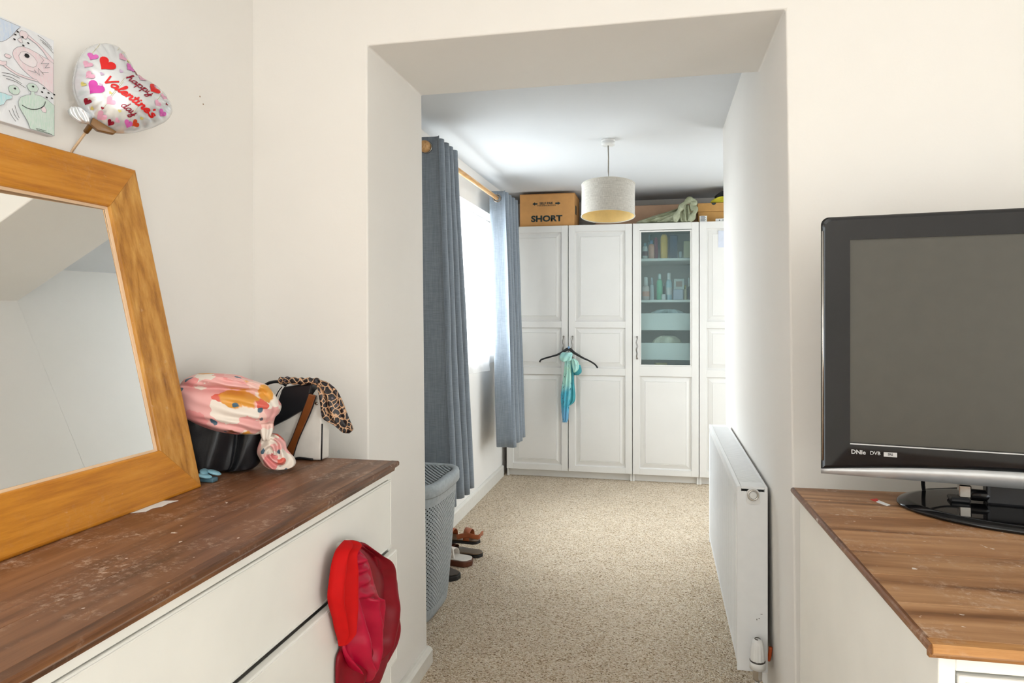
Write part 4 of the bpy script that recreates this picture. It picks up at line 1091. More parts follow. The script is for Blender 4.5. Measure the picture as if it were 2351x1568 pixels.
# ------------------------------------------------------------------ handbags and scarves
def floral():
    m, nt, b = new_mat('floral_satin'); setp(b, rough=.36, spec=.45)
    v = coords(nt); nz = tnoise(nt, v, 16, 3, .6)
    dv = nt.nodes.new('ShaderNodeVectorMath'); dv.operation = 'MULTIPLY_ADD'; nt.links.new(nz.outputs['Color'], dv.inputs[0]); dv.inputs[1].default_value = (.05, .05, .05); nt.links.new(v, dv.inputs[2])
    def vor(scale, off):
        a = nt.nodes.new('ShaderNodeVectorMath'); a.operation = 'ADD'; nt.links.new(dv.outputs[0], a.inputs[0]); a.inputs[1].default_value = (off, off*.7, off*1.3)
        o = nt.nodes.new('ShaderNodeTexVoronoi'); o.inputs['Scale'].default_value = scale; nt.links.new(a.outputs[0], o.inputs['Vector']); return o
    v1 = vor(24, 0); s1 = nt.nodes.new('ShaderNodeSeparateColor'); nt.links.new(v1.outputs['Color'], s1.inputs[0])
    base = ramp(nt, s1.outputs[0], [(0, lin(240, 178, 174)), (.28, lin(240, 228, 216)), (.60, lin(238, 154, 152)), (.78, lin(222, 100, 84)), (.88, lin(244, 200, 190))], 'CONSTANT')
    v2 = vor(16, 3.3); s2 = nt.nodes.new('ShaderNodeSeparateColor'); nt.links.new(v2.outputs['Color'], s2.inputs[0])
    f2 = math_n(nt, 'MULTIPLY', ramp(nt, v2.outputs['Distance'], [(.40, (1, 1, 1, 1)), (.46, (0, 0, 0, 1))]), math_n(nt, 'GREATER_THAN', s2.outputs[1], .45))
    c = mixc(nt, f2, base, ramp(nt, s2.outputs[2], [(0, lin(226, 158, 66)), (.7, lin(156, 82, 44)), (.85, lin(232, 168, 84))], 'CONSTANT'))
    v3 = vor(30, 7.7); s3 = nt.nodes.new('ShaderNodeSeparateColor'); nt.links.new(v3.outputs['Color'], s3.inputs[0])
    f3 = math_n(nt, 'MULTIPLY', ramp(nt, v3.outputs['Distance'], [(.22, (1, 1, 1, 1)), (.27, (0, 0, 0, 1))]), math_n(nt, 'GREATER_THAN', s3.outputs[1], .62))
    c = mixc(nt, f3, c, lin(74, 104, 122))
    nt.links.new(c, b.inputs['Base Color']); return m
M['floral'] = floral()
def leopard():
    m, nt, b = new_mat('leopard_print_satin'); setp(b, rough=.4, spec=.5)
    v = coords(nt); nz = tnoise(nt, v, 60, 2)
    dv = nt.nodes.new('ShaderNodeVectorMath'); dv.operation = 'MULTIPLY_ADD'; nt.links.new(nz.outputs['Color'], dv.inputs[0]); dv.inputs[1].default_value = (.008, .008, .008); nt.links.new(v, dv.inputs[2])
    e = nt.nodes.new('ShaderNodeTexVoronoi'); e.feature = 'DISTANCE_TO_EDGE'; e.inputs['Scale'].default_value = 62; nt.links.new(dv.outputs[0], e.inputs['Vector'])
    d = nt.nodes.new('ShaderNodeTexVoronoi'); d.inputs['Scale'].default_value = 62; nt.links.new(dv.outputs[0], d.inputs['Vector'])
    c = ramp(nt, e.outputs['Distance'], [(.055, lin(208, 164, 126)), (.085, lin(26, 20, 24))])
    c = mixc(nt, ramp(nt, d.outputs['Distance'], [(.13, (1, 1, 1, 1)), (.19, (0, 0, 0, 1))]), c, lin(112, 96, 106))
    nt.links.new(c, b.inputs['Base Color']); return m
M['leopard'] = leopard()
M['black_leather'] = plain('black_grained_leather', (.012, .0125, .015, 1), .33, noise_amt=.1, bmp=.2, bscale=420, spec=.45)
M['cream_bag'] = plain('cream_bag_leather', (.80, .76, .70, 1), .45, bmp=.1, bscale=300)
M['saddle'] = plain('saddle_brown_leather', lin(126, 70, 32), .3, noise_amt=.08)
E1 = Vector((.8266, .5627, 0)); EN = Vector((.5627, -.8266, 0)); UZ = Vector((0, 0, 1)); SO = Vector((-1.07, 1.58, 0))
BAG = [(-.118, 1.062, .098, 1.055), (-.1202, 1.0416, .0982, 1.0297), (-.1225, 1.0184, .0969, 1.0053), (-.1202, .9898, .093, .9757), (-.1178, .9637, .0854, .9491), (-.1155, .9376, .0752, .9228), (-.1108, .9164, .0637, .905), (-.1061, .9004, .0473, .896), (-.0943, .8925, .0173, .8925)]
hb1 = thing('handbag', 'slouchy black leather handbag beneath the floral scarf', 'handbag', (0, 0, 0))
bm = NB()
def bagd(s, t):
    crease = math.exp(-((s-.60-.03*t)/.022)**2)
    return .050+.014*math.sin(s*7.5+.4)*(.4+t)+.010*math.sin(s*17+t*3)*(1-t)-.012*crease+.012*math.exp(-((s-.69)/.06)**2)*t
drape2(bm, SO-EN*.012, E1, UZ, EN, BAG, bagd, 60, 50, .085)
mesh_obj('body', bm, M['black_leather'], hb1, True)
bm = NB(); pts = []
for j in range(14):
    t = .25+.70*j/13; q = t*(len(BAG)-1); i = min(int(q), len(BAG)-2); f = q-i
    r = [BAG[i][k]*(1-f)+BAG[i+1][k]*f for k in range(4)]; s = .60+.03*t
    e = max(0, 1-(2*s-1)**2)**.5*min(1, min(t, 1-t)*7)**.5
    pts.append(SO-EN*.012+E1*(r[0]+(r[2]-r[0])*s)+UZ*(r[1]+(r[3]-r[1])*s)+EN*(bagd(s, t)*e+.0005))
tube(bm, pts, .0014, 6); mesh_obj('seam', bm, M['black_rubber'], hb1, True)

FLORAL = [(-.0776, 1.1471, -.0416, 1.1459), (-.0919, 1.1431, .0123, 1.1397), (-.1108, 1.1346, .0373, 1.1295), (-.1202, 1.122, .0777, 1.1146), (-.1248, 1.1092, .0905, 1.1006), (-.1248, 1.0885, .1059, 1.0782), (-.1225, 1.0702, .1162, 1.0587), (-.1178, 1.0519, .1111, 1.0399), (-.1108, 1.0411, .1013, 1.0295), (-.0848, 1.024, .0972, 1.0134), (-.0464, 1.006, .0956, .9972), (-.0025, .9932, .0701, .9885)]
TAIL = [(.0607, 1.0222, .0942, 1.0202), (.0607, 1.0122, .0942, 1.0102), (.0619, 1.0016, .093, .9997), (.0644, .9896, .0885, .9881), (.0681, .9776, .088, .9762)]
KNOT = [(.0818, .9898, .1055, .9883), (.0681, .9828, .1156, .9797), (.0619, .9701, .1257, .9657), (.057, .9547, .1283, .9495), (.0563, .9416, .1384, .9354), (.0619, .9281, .1487, .9213), (.0706, .9116, .1474, .9053), (.0855, .9004, .1156, .8978)]
fs = thing('scarf', 'pink and orange floral satin scarf heaped over the black handbag', 'scarf', (0, 0, 0))
def fd(s, t):
    c = .30+.10*s                            # crease between the upper and the lower roll
    roll = 1-.62*math.exp(-((t-c)/.05)**2)
    low = 1+.16*math.exp(-((t-.60)/.16)**2)
    fold = .006*math.sin((t*1.4-s*.5)*26)*(.3+s)+.007*noise.noise((s*6, t*7, 4.1))
    right = -.010*math.exp(-((s-.90-.10*(t-.4))/.02)**2)-.006*math.exp(-((s-.80)/.02)**2)*(t < .5)
    return (.062*roll*low+fold+right)*(.75+.25*t)
bm = NB(); drape2(bm, SO+EN*.035, E1, UZ, EN, FLORAL, fd, 70, 60, .075); mesh_obj('heap', bm, M['floral'], fs, True)
bm = NB(); drape2(bm, SO+EN*.075, E1, UZ, EN, TAIL, lambda s, t: .012+.003*math.sin(s*14), 20, 16, .012); mesh_obj('tail', bm, M['floral'], fs, True)
def kd(s, t):
    x = s-.45; y = t-.5; a = math.atan2(y, x); r = math.hypot(x, y)
    return .038+.010*math.sin(a*2+r*24)+.006*noise.noise((s*5, t*5, 2))
bm = NB(); drape2(bm, SO+EN*.05, E1, UZ, EN, KNOT, kd, 44, 44, .034); mesh_obj('rosette_knot', bm, M['floral'], fs, True)

b2 = thing('handbag', 'cream and black handbag with brown strap standing behind the floral scarf', 'handbag', (0, 0, 0))
YB2 = 1.742
def plate(nm, poly, mat, y0, y1, bev=.003):
    bm = NB(); prism(bm, poly, lambda a, b, s: (a, y0 if s == 0 else y1, b), bev); return mesh_obj(nm, bm, M[mat], b2)
plate('body', [(-1.095, .9699), (-1.0552, .9889), (-.9602, 1.0379), (-.9250, 1.0900), (-.9170, 1.0819), (-.9103, 1.0422), (-.9060, .9939), (-.9085, .8925), (-1.095, .8925)], 'cream_bag', YB2, YB2+.048, .006)
plate('flap', [(-1.068, .974), (-1.0552, 1.0121), (-1.036, 1.0503), (-1.0201, 1.0926), (-.9727, 1.1002), (-.9305, 1.1031), (-.9414, 1.0613), (-.957, 1.0323), (-1.0043, 1.005), (-1.0552, .9796)], 'black_leather', YB2-.010, YB2+.050, .004)
plate('strap', [(-.9383, 1.0772), (-.9171, 1.072), (-.9336, 1.0272), (-.9696, .9515), (-.9869, .902), (-1.009, .9169), (-.9901, .9508), (-.9586, 1.0265)], 'saddle', YB2-.014, YB2-.0065, .0025)
for e in (((-.9383, 1.0772), (-.9586, 1.0265), (-.9901, .9508), (-1.009, .9169)), ((-.9171, 1.072), (-.9336, 1.0272), (-.9696, .9515), (-.9869, .902))):
    bm = NB(); tube(bm, smooth_path([(x, YB2-.0115, z) for x, z in e], 5), .0020, 6); mesh_obj('strap_edge', bm, M['black_leather'], b2, True)
for pth in ((-.9060, .9939), (-.9070, .9482), (-.9085, .895)),:
    bm = NB(); tube(bm, [(x, YB2+.001, z) for x, z in pth], .0022, 6); mesh_obj('piping', bm, M['black_leather'], b2, True)
for k, mat in ((0, 'cream_bag'), (.004, 'black_leather'), (.008, 'cream_bag')):
    bm = NB(); tube(bm, smooth_path([(x-k, YB2-.010, z) for x, z in ((-1.0172, 1.0931), (-1.0299, 1.077), (-1.0394, 1.0537), (-1.0442, 1.0391))], 4), .0022, 6); mesh_obj('trim_stripe', bm, M[mat], b2, True)
bm = NB(); tube(bm, smooth_path([(-1.105, YB2+.02, 1.085), (-1.0809, YB2+.012, 1.0979), (-1.068, YB2+.01, 1.1028), (-1.0488, YB2+.01, 1.1055), (-1.0329, YB2+.01, 1.1024), (-1.02, YB2+.01, 1.0953)], 5), 1, 8, (.003, .0045)); mesh_obj('handle', bm, M['black_leather'], b2, True)
bm = NB(); tube(bm, smooth_path([(-1.005, YB2-.012, .8935), (-.9869, YB2-.010, .8955), (-.9727, YB2-.008, .8985), (-.957, YB2-.008, .8985), (-.9305, YB2-.006, .8960)], 5), .003, 8); mesh_obj('strap_loop', bm, M['black_leather'], b2, True)
bm = NB(); lathe(bm, [(.0045, 0), (.0045, .003), (.002, .004)], 12, Matrix.Translation((-.9215, YB2, 1.049)) @ Matrix.Rotation(PI/2, 4, 'X')); mesh_obj('stud', bm, M['chrome'], b2, True)

ls = thing('scarf', 'leopard print scarf twisted round the top of the cream handbag', 'scarf', (0, 0, 0))
bm = NB(); P = smooth_path([(-1.0254, 1.730, 1.1107), (-.9985, 1.727, 1.1125), (-.9672, 1.726, 1.1105), (-.936, 1.727, 1.1112), (-.9081, 1.729, 1.1102)], 10); n = len(P)
tube(bm, P, [.0098+.0014*math.sin(i*.9) for i in range(n)], 12, (1.0, 1.0)); mesh_obj('twist', bm, M['leopard'], ls, True)
LEO = [(-.9132, 1.098, -.9117, 1.1171), (-.9086, 1.0838, -.884, 1.1103), (-.9055, 1.064, -.8566, 1.0906), (-.9025, 1.0415, -.8399, 1.0629), (-.9, 1.0189, -.8278, 1.0351), (-.8902, 1.0065, -.8187, 1.013), (-.8657, .996, -.8088, .9909), (-.8444, .9799, -.8076, .9826), (-.8353, .9732, -.8187, .9724)]
bm = NB(); drape2(bm, (0, 1.728, 0), (1, 0, 0), UZ, (0, -1, 0), LEO, lambda s, t: .012+.005*math.sin(s*13+t*2), 36, 40, .010); mesh_obj('hanging_end', bm, M['leopard'], ls, True)

# ------------------------------------------------------------------ red satin on the drawer
RED_BASE = [(1.457, .7798, 1.4926, .7684), (1.4326, .7789, 1.5463, .742), (1.4042, .7732, 1.5744, .7164), (1.388, .7575, 1.6522, .6657), (1.379, .7397, 1.717, .6177), (1.3745, .7205, 1.7512, .5793), (1.3656, .6927, 1.7581, .5375), (1.37, .6681, 1.7512, .5116), (1.388, .6312, 1.7546, .4736), (1.3972, .6061, 1.7546, .4476), (1.4112, .5785, 1.7442, .4262), (1.4206, .5527, 1.7237, .41), (1.4042, .5391, 1.6905, .4004), (1.3995, .5202, 1.6648, .388), (1.3995, .4845, 1.6215, .3688), (1.4042, .4327, 1.5687, .3417), (1.4326, .3954, 1.519, .3464)]
RED_LEFT = [(1.4263, .7902, 1.4711, .776), (1.4072, .7878, 1.4763, .7654), (1.3839, .7807, 1.441, .7616), (1.3681, .7652, 1.441, .7399), (1.3591, .7477, 1.4499, .7149), (1.3534, .7292, 1.4509, .6927), (1.346, .7013, 1.4519, .6594), (1.3503, .677, 1.4519, .6353), (1.3681, .6407, 1.441, .6093), (1.3771, .6159, 1.4336, .5909), (1.3909, .5888, 1.4215, .5747), (1.3988, .5661, 1.4072, .5621)]
RED_MID = [(1.4207, .7816, 1.4655, .7671), (1.4354, .7595, 1.4915, .7407), (1.4378, .7348, 1.5238, .7046), (1.4393, .7083, 1.5461, .669), (1.4428, .6743, 1.5806, .6208), (1.4403, .6427, 1.6104, .5731), (1.4305, .6143, 1.6104, .537), (1.4256, .5841, 1.6104, .5009), (1.4111, .5586, 1.6104, .4648), (1.4305, .5171, 1.5689, .4491), (1.4706, .4686, 1.5517, .4273), (1.4968, .4373, 1.5348, .4175)]
RED_RIGHT = [(1.4763, .7699, 1.524, .7545), (1.4866, .7554, 1.5405, .7377), (1.5461, .7173, 1.5804, .7056), (1.5603, .6984, 1.6408, .6704), (1.5746, .6699, 1.6923, .6274), (1.5922, .6397, 1.7273, .589), (1.6071, .598, 1.7342, .5478), (1.6223, .5654, 1.7273, .5223), (1.6223, .5411, 1.7301, .4954), (1.6223, .5072, 1.7301, .4594), (1.6223, .4708, 1.7096, .4303), (1.5922, .4491, 1.6675, .4126), (1.5689, .4322, 1.6377, .3977)]
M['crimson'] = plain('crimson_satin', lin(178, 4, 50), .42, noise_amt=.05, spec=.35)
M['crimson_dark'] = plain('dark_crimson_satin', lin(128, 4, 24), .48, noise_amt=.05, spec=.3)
M['scarlet'] = plain('scarlet_jersey', lin(196, 12, 12), .75, noise_amt=.03, spec=.2)
rs = thing('satin_bonnet', 'crimson satin bonnet with scarlet lining hanging on the white drawer', 'bonnet', (0, 0, 0))
XD = -.698
def redp(nm, rows, mat, off, fn, ns=40, nt=60, back=.003):
    bm = NB(); drape2(bm, (XD+off, 0, 0), (0, 1, 0), UZ, (1, 0, 0), rows, fn, ns, nt, back); return mesh_obj(nm, bm, M[mat], rs, True)
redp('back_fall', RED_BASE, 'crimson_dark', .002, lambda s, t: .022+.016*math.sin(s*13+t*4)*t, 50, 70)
redp('lining_fold', RED_LEFT, 'scarlet', .010, lambda s, t: .026+.014*math.sin(s*9+.6))
def midd(s, t):
    if t < .42: g = .009*math.sin(t*80+s*6)*(.5+.5*math.sin(s*6))
    else: g = .019*math.sin((s*1.3-t*1.2)*12+1.0)
    return .026+g+.006*noise.noise((s*5, t*8, .7))
redp('gathered_panel', RED_MID, 'crimson', .012, midd, 50, 90)
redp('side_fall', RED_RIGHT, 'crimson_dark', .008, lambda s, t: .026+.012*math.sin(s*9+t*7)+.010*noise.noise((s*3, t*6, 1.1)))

# ------------------------------------------------------------------ balloon on a stick
BO = Vector((-1.13, 1.30, 1.77)); ba = math.radians(40)
BE1 = Vector((math.sin(ba), math.cos(ba), 0)); BN = Vector((math.cos(ba), -math.sin(ba), 0))
OUT = [(-.056, .102), (-.032, .104), (-.015, .093), (.001, .068), (.010, .053), (.025, .042), (.044, .035), (.064, .021), (.078, .002), (.083, -.017), (.073, -.039), (.051, -.057), (.025, -.071), (-.001, -.081), (-.032, -.086), (-.054, -.082), (-.078, -.065), (-.094, -.045), (-.104, -.024), (-.109, .003), (-.107, .026), (-.102, .05), (-.09, .075), (-.076, .092)]
CB = (-.025, .0)
NPHI = 168
def closed_smooth(pts, n):
    P = [Vector((a, b, 0)) for a, b in pts]; m_ = len(P); out = []
    for i in range(m_):
        p0, p1, p2, p3 = P[i-1], P[i], P[(i+1) % m_], P[(i+2) % m_]
        for k in range(n):
            t = k/n; out.append(.5*((2*p1)+(p2-p0)*t+(2*p0-5*p1+4*p2-p3)*t*t+(3*p1-p0-3*p2+p3)*t*t*t))
    return out
OS = closed_smooth(OUT, 7); NPHI = len(OS)
def bal(k, rho, side=1):
    o = OS[k % NPHI]; a = CB[0]+(o.x-CB[0])*rho; b = CB[1]+(o.y-CB[1])*rho
    wr = 1-.20*(.5+.5*math.cos(k/NPHI*2*PI*28))**3*max(0, rho-.66)/.34
    h = .050*max(0, 1-rho**2.4)**.55*wr
    return a, b, h*side
POL = [(math.atan2(o.y-CB[1], o.x-CB[0]), math.hypot(o.x-CB[0], o.y-CB[1]), k) for k, o in enumerate(OS)]
def bal_h(a, b):
    th = math.atan2(b-CB[1], a-CB[0]); r = math.hypot(a-CB[0], b-CB[1])
    best = min(POL, key=lambda q: abs((q[0]-th+PI) % (2*PI)-PI)); rho = min(.97, r/best[1])
    return bal(best[2], rho)[2]
def keep_in(a, b, lim=.93):
    th = math.atan2(b-CB[1], a-CB[0]); r = math.hypot(a-CB[0], b-CB[1])
    best = min(POL, key=lambda q: abs((q[0]-th+PI) % (2*PI)-PI)); f = min(1, lim*best[1]/max(r, 1e-6))
    return CB[0]+(a-CB[0])*f, CB[1]+(b-CB[1])*f
def bw(a, b, h): return BO+BE1*a+Vector((0, 0, b))+BN*h
M['foil'] = plain('pearl_white_foil', (.70, .72, .745, 1), .17, .45, noise_amt=.02, coat=.5, coatr=.05)
bl = thing('balloon', 'heart shaped white foil balloon on stick reading happy Valentine\'s day', 'balloon', (0, 0, 0))
bm = NB(); RH = [0, .15, .3, .45, .58, .7, .8, .87, .93, .97, 1.0]; rings = {}
for side in (1, -1):
    for i, r in enumerate(RH):
        if r == 0: rings[side, i] = [bm.verts.new(bw(*bal(0, 0, side)))]
        elif r == 1.0 and side == -1: rings[side, i] = rings[1, i]
        else: rings[side, i] = [bm.verts.new(bw(*bal(k, r, side))) for k in range(NPHI)]
    for i in range(1, len(RH)):
        A, B = rings[side, i-1], rings[side, i]
        for k in range(NPHI):
            if len(A) == 1: bm.faces.new((A[0], B[k], B[(k+1) % NPHI]))
            else: bm.faces.new((A[k], A[(k+1) % NPHI], B[(k+1) % NPHI], B[k]))
mesh_obj('foil', bm, M['foil'], bl, True)
def heart_pts(n=28):
    out = []
    for i in range(n):
        t = 2*PI*i/n; out.append((16*math.sin(t)**3/17, (13*math.cos(t)-5*math.cos(2*t)-2*math.cos(3*t)-math.cos(4*t))/17))
    return out
HP = heart_pts()
def decal(nm, c, r, rot, mat, eps=.0014):
    c = keep_in(c[0], c[1], .84)
    bm = NB(); cr, sr = math.cos(rot), math.sin(rot); prev = None
    for f in (.0, .5, 1.0):
        ring = []
        for x, y in (HP if f else HP[:1]):
            a, b = keep_in(c[0]+r*f*(x*cr-y*sr), c[1]+r*f*(x*sr+y*cr)); ring.append(bm.verts.new(bw(a, b, bal_h(a, b)+eps)))
        if prev is not None:
            n = len(ring)
            for k in range(n):
                if len(prev) == 1: bm.faces.new((prev[0], ring[k], ring[(k+1) % n]))
                else: bm.faces.new((prev[k], prev[(k+1) % n], ring[(k+1) % n], ring[k]))
        prev = ring
    return mesh_obj(nm, bm, M[mat], bl, True)
def foil_col(nm, c): M[nm] = plain(nm, c, .25, .25, noise_amt=.02)
foil_col('print_red', lin(216, 30, 30)); foil_col('print_magenta', lin(196, 60, 160)); foil_col('print_pink', lin(222, 166, 190)); foil_col('print_violet', lin(216, 106, 186))
foil_col('print_gold', lin(214, 200, 120)); foil_col('print_dark', lin(140, 16, 44)); foil_col('print_orange', lin(206, 76, 40)); foil_col('print_lilac', lin(196, 172, 200))
TX = math.radians(-30.5)
for mat, r, L in (('print_red', .0175, [(-.052, .0459)]), ('print_red', .0135, [(.040, .0152)]), ('print_dark', .0075, [(-.0904, -.0375)]), ('print_orange', .0080, [(.0072, -.0711)]), ('print_dark', .0070, [(-.0443, -.0775)]),
                  ('print_magenta', .0165, [(-.072, -.007)]), ('print_pink', .0095, [(-.0217, .0696), (-.085, .0419), (-.0816, .0181), (.0204, .0386)]), ('print_pink', .0105, [(-.045, -.0306), (-.0597, -.0605)]),
                  ('print_pink', .0080, [(.0457, -.0162), (.0740, .0039)]), ('print_pink', .0055, [(-.031, -.066)]), ('print_violet', .0105, [(-.0066, .0509), (-.0761, .0605)]), ('print_violet', .0090, [(-.0095, -.0681), (.0609, -.0344)]),
                  ('print_gold', .0055, [(-.0924, -.0008)]), ('print_gold', .0036, [(-.0281, -.0477), (-.0802, -.0506), (.0152, -.0532), (-.0457, -.0139), (-.0081, .071)]), ('print_dark', .0032, [(.0079, .045), (.0086, .0575), (-.059, -.046), (.0686, -.012)]),
                  ('print_lilac', .0042, [(-.026, .0354), (-.0631, .0004), (.0503, .0256), (-.061, .0232)])):
    for c in L: decal('printed_heart', c, r, TX+random.uniform(-.35, .35), mat)
bm_thin = plain('print_thin_gold', lin(200, 192, 150), .4); M['thin_gold'] = bm_thin
GL = {'h': ([(.0, .25), (.32, 1.3), (.42, 2.0), (.27, 2.1), (.17, 1.7), (.15, 0)], [(.15, .5), (.42, 1.0), (.64, .85), (.62, .2), (.78, 0), (1.0, .3)]),
      'a': ([(.75, .85), (.5, 1), (.2, .8), (.1, .4), (.3, 0), (.6, .25), (.75, .9), (.74, .2), (.88, 0), (1.05, .3)],),
      'p': ([(.02, .7), (.2, 1), (.18, 0), (.16, -.9)], [(.2, .6), (.45, 1), (.75, .8), (.75, .3), (.5, 0), (.2, .2)], [(.7, .15), (.9, .1), (1.02, .3)]),
      'y': ([(.08, 1), (.12, .3), (.38, 0), (.66, .4), (.75, 1)], [(.75, 1), (.7, -.5), (.45, -.95), (.2, -.7), (.5, -.2), (.95, .25)]),
      'd': ([(.75, .85), (.5, 1), (.2, .8), (.1, .4), (.3, 0), (.6, .25), (.75, .9)], [(.8, 2), (.76, 1), (.74, .2), (.88, 0), (1.05, .3)]),
      'V': ([(.0, 2.0), (.22, 1.0), (.42, .0)], [(.42, .0), (.72, 1.0), (1.15, 2.0)]), 'l': ([(0, .3), (.36, 1.3), (.4, 2), (.22, 2), (.15, .5), (.3, 0), (.5, .25)],),
      'e': ([(.03, .4), (.55, .6), (.52, .95), (.3, 1), (.1, .6), (.2, .1), (.48, 0), (.8, .3)],), 'n': ([(.06, .85), (.14, 1), (.12, 0)], [(.12, .55), (.4, 1), (.6, .85), (.58, .2), (.74, 0), (.9, .25)]),
      't': ([(.26, 1.7), (.2, .6), (.24, .1), (.4, 0), (.6, .25)], [(-.02, 1.15), (.55, 1.15)]), 'i': ([(.12, 1), (.12, .25), (.27, 0), (.48, .25)], [(.16, 1.42), (.19, 1.52)]),
      's': ([(.6, .85), (.35, 1), (.15, .8), (.3, .55), (.55, .4), (.5, .1), (.25, 0), (.03, .15)],), "'": ([(.12, 2.0), (.06, 1.6)],)}
ADV = {'V': 1.0, 'l': .5, 'e': .75, 'n': .85, 't': .56, 'i': .46, "'": .2, 's': .7, 'h': .95, 'a': 1.0, 'p': .98, 'y': .95, 'd': 1.0}
def script(word, start, size, length, width, mat, outline=None):
    x = 0; tot = sum(ADV[c] for c in word); k = length/(tot*size)
    cr, sr = math.cos(TX), math.sin(TX)
    for c in word:
        bm = NB()
        for st_ in GL[c]:
            P = smooth_path([((x+p[0]+.22*p[1])*size*k, p[1]*size, 0) for p in st_], 5)
            Q = []
            for p in P:
                a = start[0]+p.x*cr-p.y*sr; b = start[1]+p.x*sr+p.y*cr; Q.append((a, b))
            for i in range(len(Q)-1):
                (a0, b0), (a1, b1) = Q[i], Q[i+1]; dx, dy = a1-a0, b1-b0; d = math.hypot(dx, dy) or 1; nx, ny = -dy/d*width/2, dx/d*width/2
                ex_, ey_ = dx/d*width*.3, dy/d*width*.3
                vs_ = [bm.verts.new(bw(a, b, bal_h(a, b)+.0019)) for a, b in ((a0+nx-ex_, b0+ny-ey_), (a0-nx-ex_, b0-ny-ey_), (a1-nx+ex_, b1-ny+ey_), (a1+nx+ex_, b1+ny+ey_))]
                bm.faces.new(vs_)
        mesh_obj('letter', bm, M[mat], bl); x += ADV[c]
for a, b, l in ((-.045, -.020, .05), (-.0597, -.050, .075), (-.0761, .068, .03), (-.0217, .079, .018), (.0204, .047, -.012), (.0457, -.008, .03), (-.0095, -.060, .045), (-.030, .085, .012)):
    bm = NB(); P = []
    for i in range(9):
        x, y = keep_in(a+math.sin(-TX)*l*i/8, b+math.cos(TX)*l*i/8, .95); P.append(bw(x, y, bal_h(x, y)+.0005))
    tube(bm, P, .0004, 5); mesh_obj('printed_string', bm, M['thin_gold'], bl)
script("Valentine's", (-.060, .0085), .0088, .112, .0034, 'print_red')
script('happy', (-.0175, .0235), .0080, .056, .0019, 'print_dark')
script('day', (-.0275, -.0370), .0080, .031, .0019, 'print_dark')
# neck, holder cup and stick
tip = Vector((-1.178, 1.232, 1.694))
M['cup'] = plain('bronze_plastic', lin(122, 84, 36), .35); M['stick'] = plain('clear_tan_plastic', lin(206, 172, 134), .35)
sd = (Vector((-1.2412, 1.258, 1.6476))-Vector((-1.178, 1.245, 1.697))).normalized()
bm = NB(); drape2(bm, bw(-.092, -.066, .012), BE1, Vector((0, 0, 1)), BN, [(-.020, .020, -.006, .022), (-.026, .010, .012, .012), (-.020, -.002, .018, .0), (-.004, -.012, .016, -.012)], lambda s, t: .010+.003*math.sin(s*18), 18, 14, .006); mesh_obj('neck', bm, M['foil'], bl, True)
base = Vector((-1.174, 1.243, 1.699))
bm = NB(); tube(bm, [base+sd*.028, base+sd*.004, base-sd*.004], [.0055, .006, .0085], 10); mesh_obj('holder_stem', bm, M['cup'], bl, True)
bm = NB(); prism(bm, [(-.074, -.064), (-.030, -.087), (-.036, -.092), (-.066, -.089), (-.078, -.078)], lambda a, b, s: tuple(bw(a, b, .022-.018*s)), .001); mesh_obj('holder_cup', bm, M['cup'], bl, True)
bm = NB(); tube(bm, [base+sd*.016, Vector((-1.2412, 1.258, 1.646)), Vector((-1.2418, 1.252, 1.600))], .0028, 8); mesh_obj('stick', bm, M['stick'], bl, True)

# ------------------------------------------------------------------ canvas with drawn monsters
cv = thing('canvas_picture', 'small canvas with crayon coloured monsters on the wall over mirror', 'picture', (0, 0, 0))
bm = NB(); box(bm, XL, -1.2275, .90, 1.1995, 1.6615, 1.861, .0015, 2); mesh_obj('canvas', bm, plain('white_canvas', (.84, .85, .88, 1), .8, bmp=.15, bscale=500), cv)
def crayon(nm, c, w=.6):
    m, nt, b = new_mat(nm); setp(b, rough=.9)
    n = tnoise(nt, coords(nt, 'Object', (1, 60, 14)), 6, 4, .6)
    nt.links.new(ramp(nt, n.outputs[0], [(.35, c), (.7, tuple(x*(1-w)+.8*w for x in c[:3])+(1,))]), b.inputs['Base Color']); return m
CR = {'blue': crayon('crayon_blue', lin(196, 212, 234)), 'pink': crayon('crayon_pink', lin(236, 212, 218)), 'eye': crayon('crayon_pale', lin(238, 226, 230)), 'green': crayon('crayon_green', lin(196, 220, 206)), 'aqua': crayon('crayon_aqua', lin(180, 222, 230)), 'black': plain('pen_black', lin(30, 28, 32), .7), 'grey': plain('pen_grey', lin(150, 148, 152), .8)}
layer = [0]
def ck(p, l): return (-1.2275+.00025+l*.00012, p[0]+1.06, p[1]+1.76)
def art(nm, col, poly, outline=True):
    layer[0] += 1; bm = NB(); bm.faces.new([bm.verts.new(ck(p, layer[0])) for p in poly]); bmesh.ops.triangulate(bm, faces=bm.faces[:])
    o = mesh_obj(nm, bm, CR[col], cv)
    if outline: pen('outline', 'grey', poly+[poly[0]], .0007)
    return o
def pen(nm, col, pts, w=.0009):
    layer[0] += 1; bm = NB(); P = [Vector((a, b, 0)) for a, b in pts]
    for p, q in zip(P, P[1:]):
        d = (q-p); 
        if d.length < 1e-6: continue
        d.normalize(); n = Vector((-d.y, d.x, 0))*w/2; e = d*w*.3
        bm.faces.new([bm.verts.new(ck((v.x, v.y), layer[0])) for v in (p+n-e, p-n-e, q-n+e, q+n+e)])
    return mesh_obj(nm, bm, CR[col], cv)
def sm2(pts, n=4): return [(v.x, v.y) for v in smooth_path([(a, b, 0) for a, b in pts], n)]
art('monster', 'blue', [(-.06, .0968), (.014, .0968), (.0627, .0976), (.0553, .0898), (.0488, .0797), (.0406, .0689), (.0316, .0596), (.0228, .0532), (.014, .0503), (-.06, .05)])
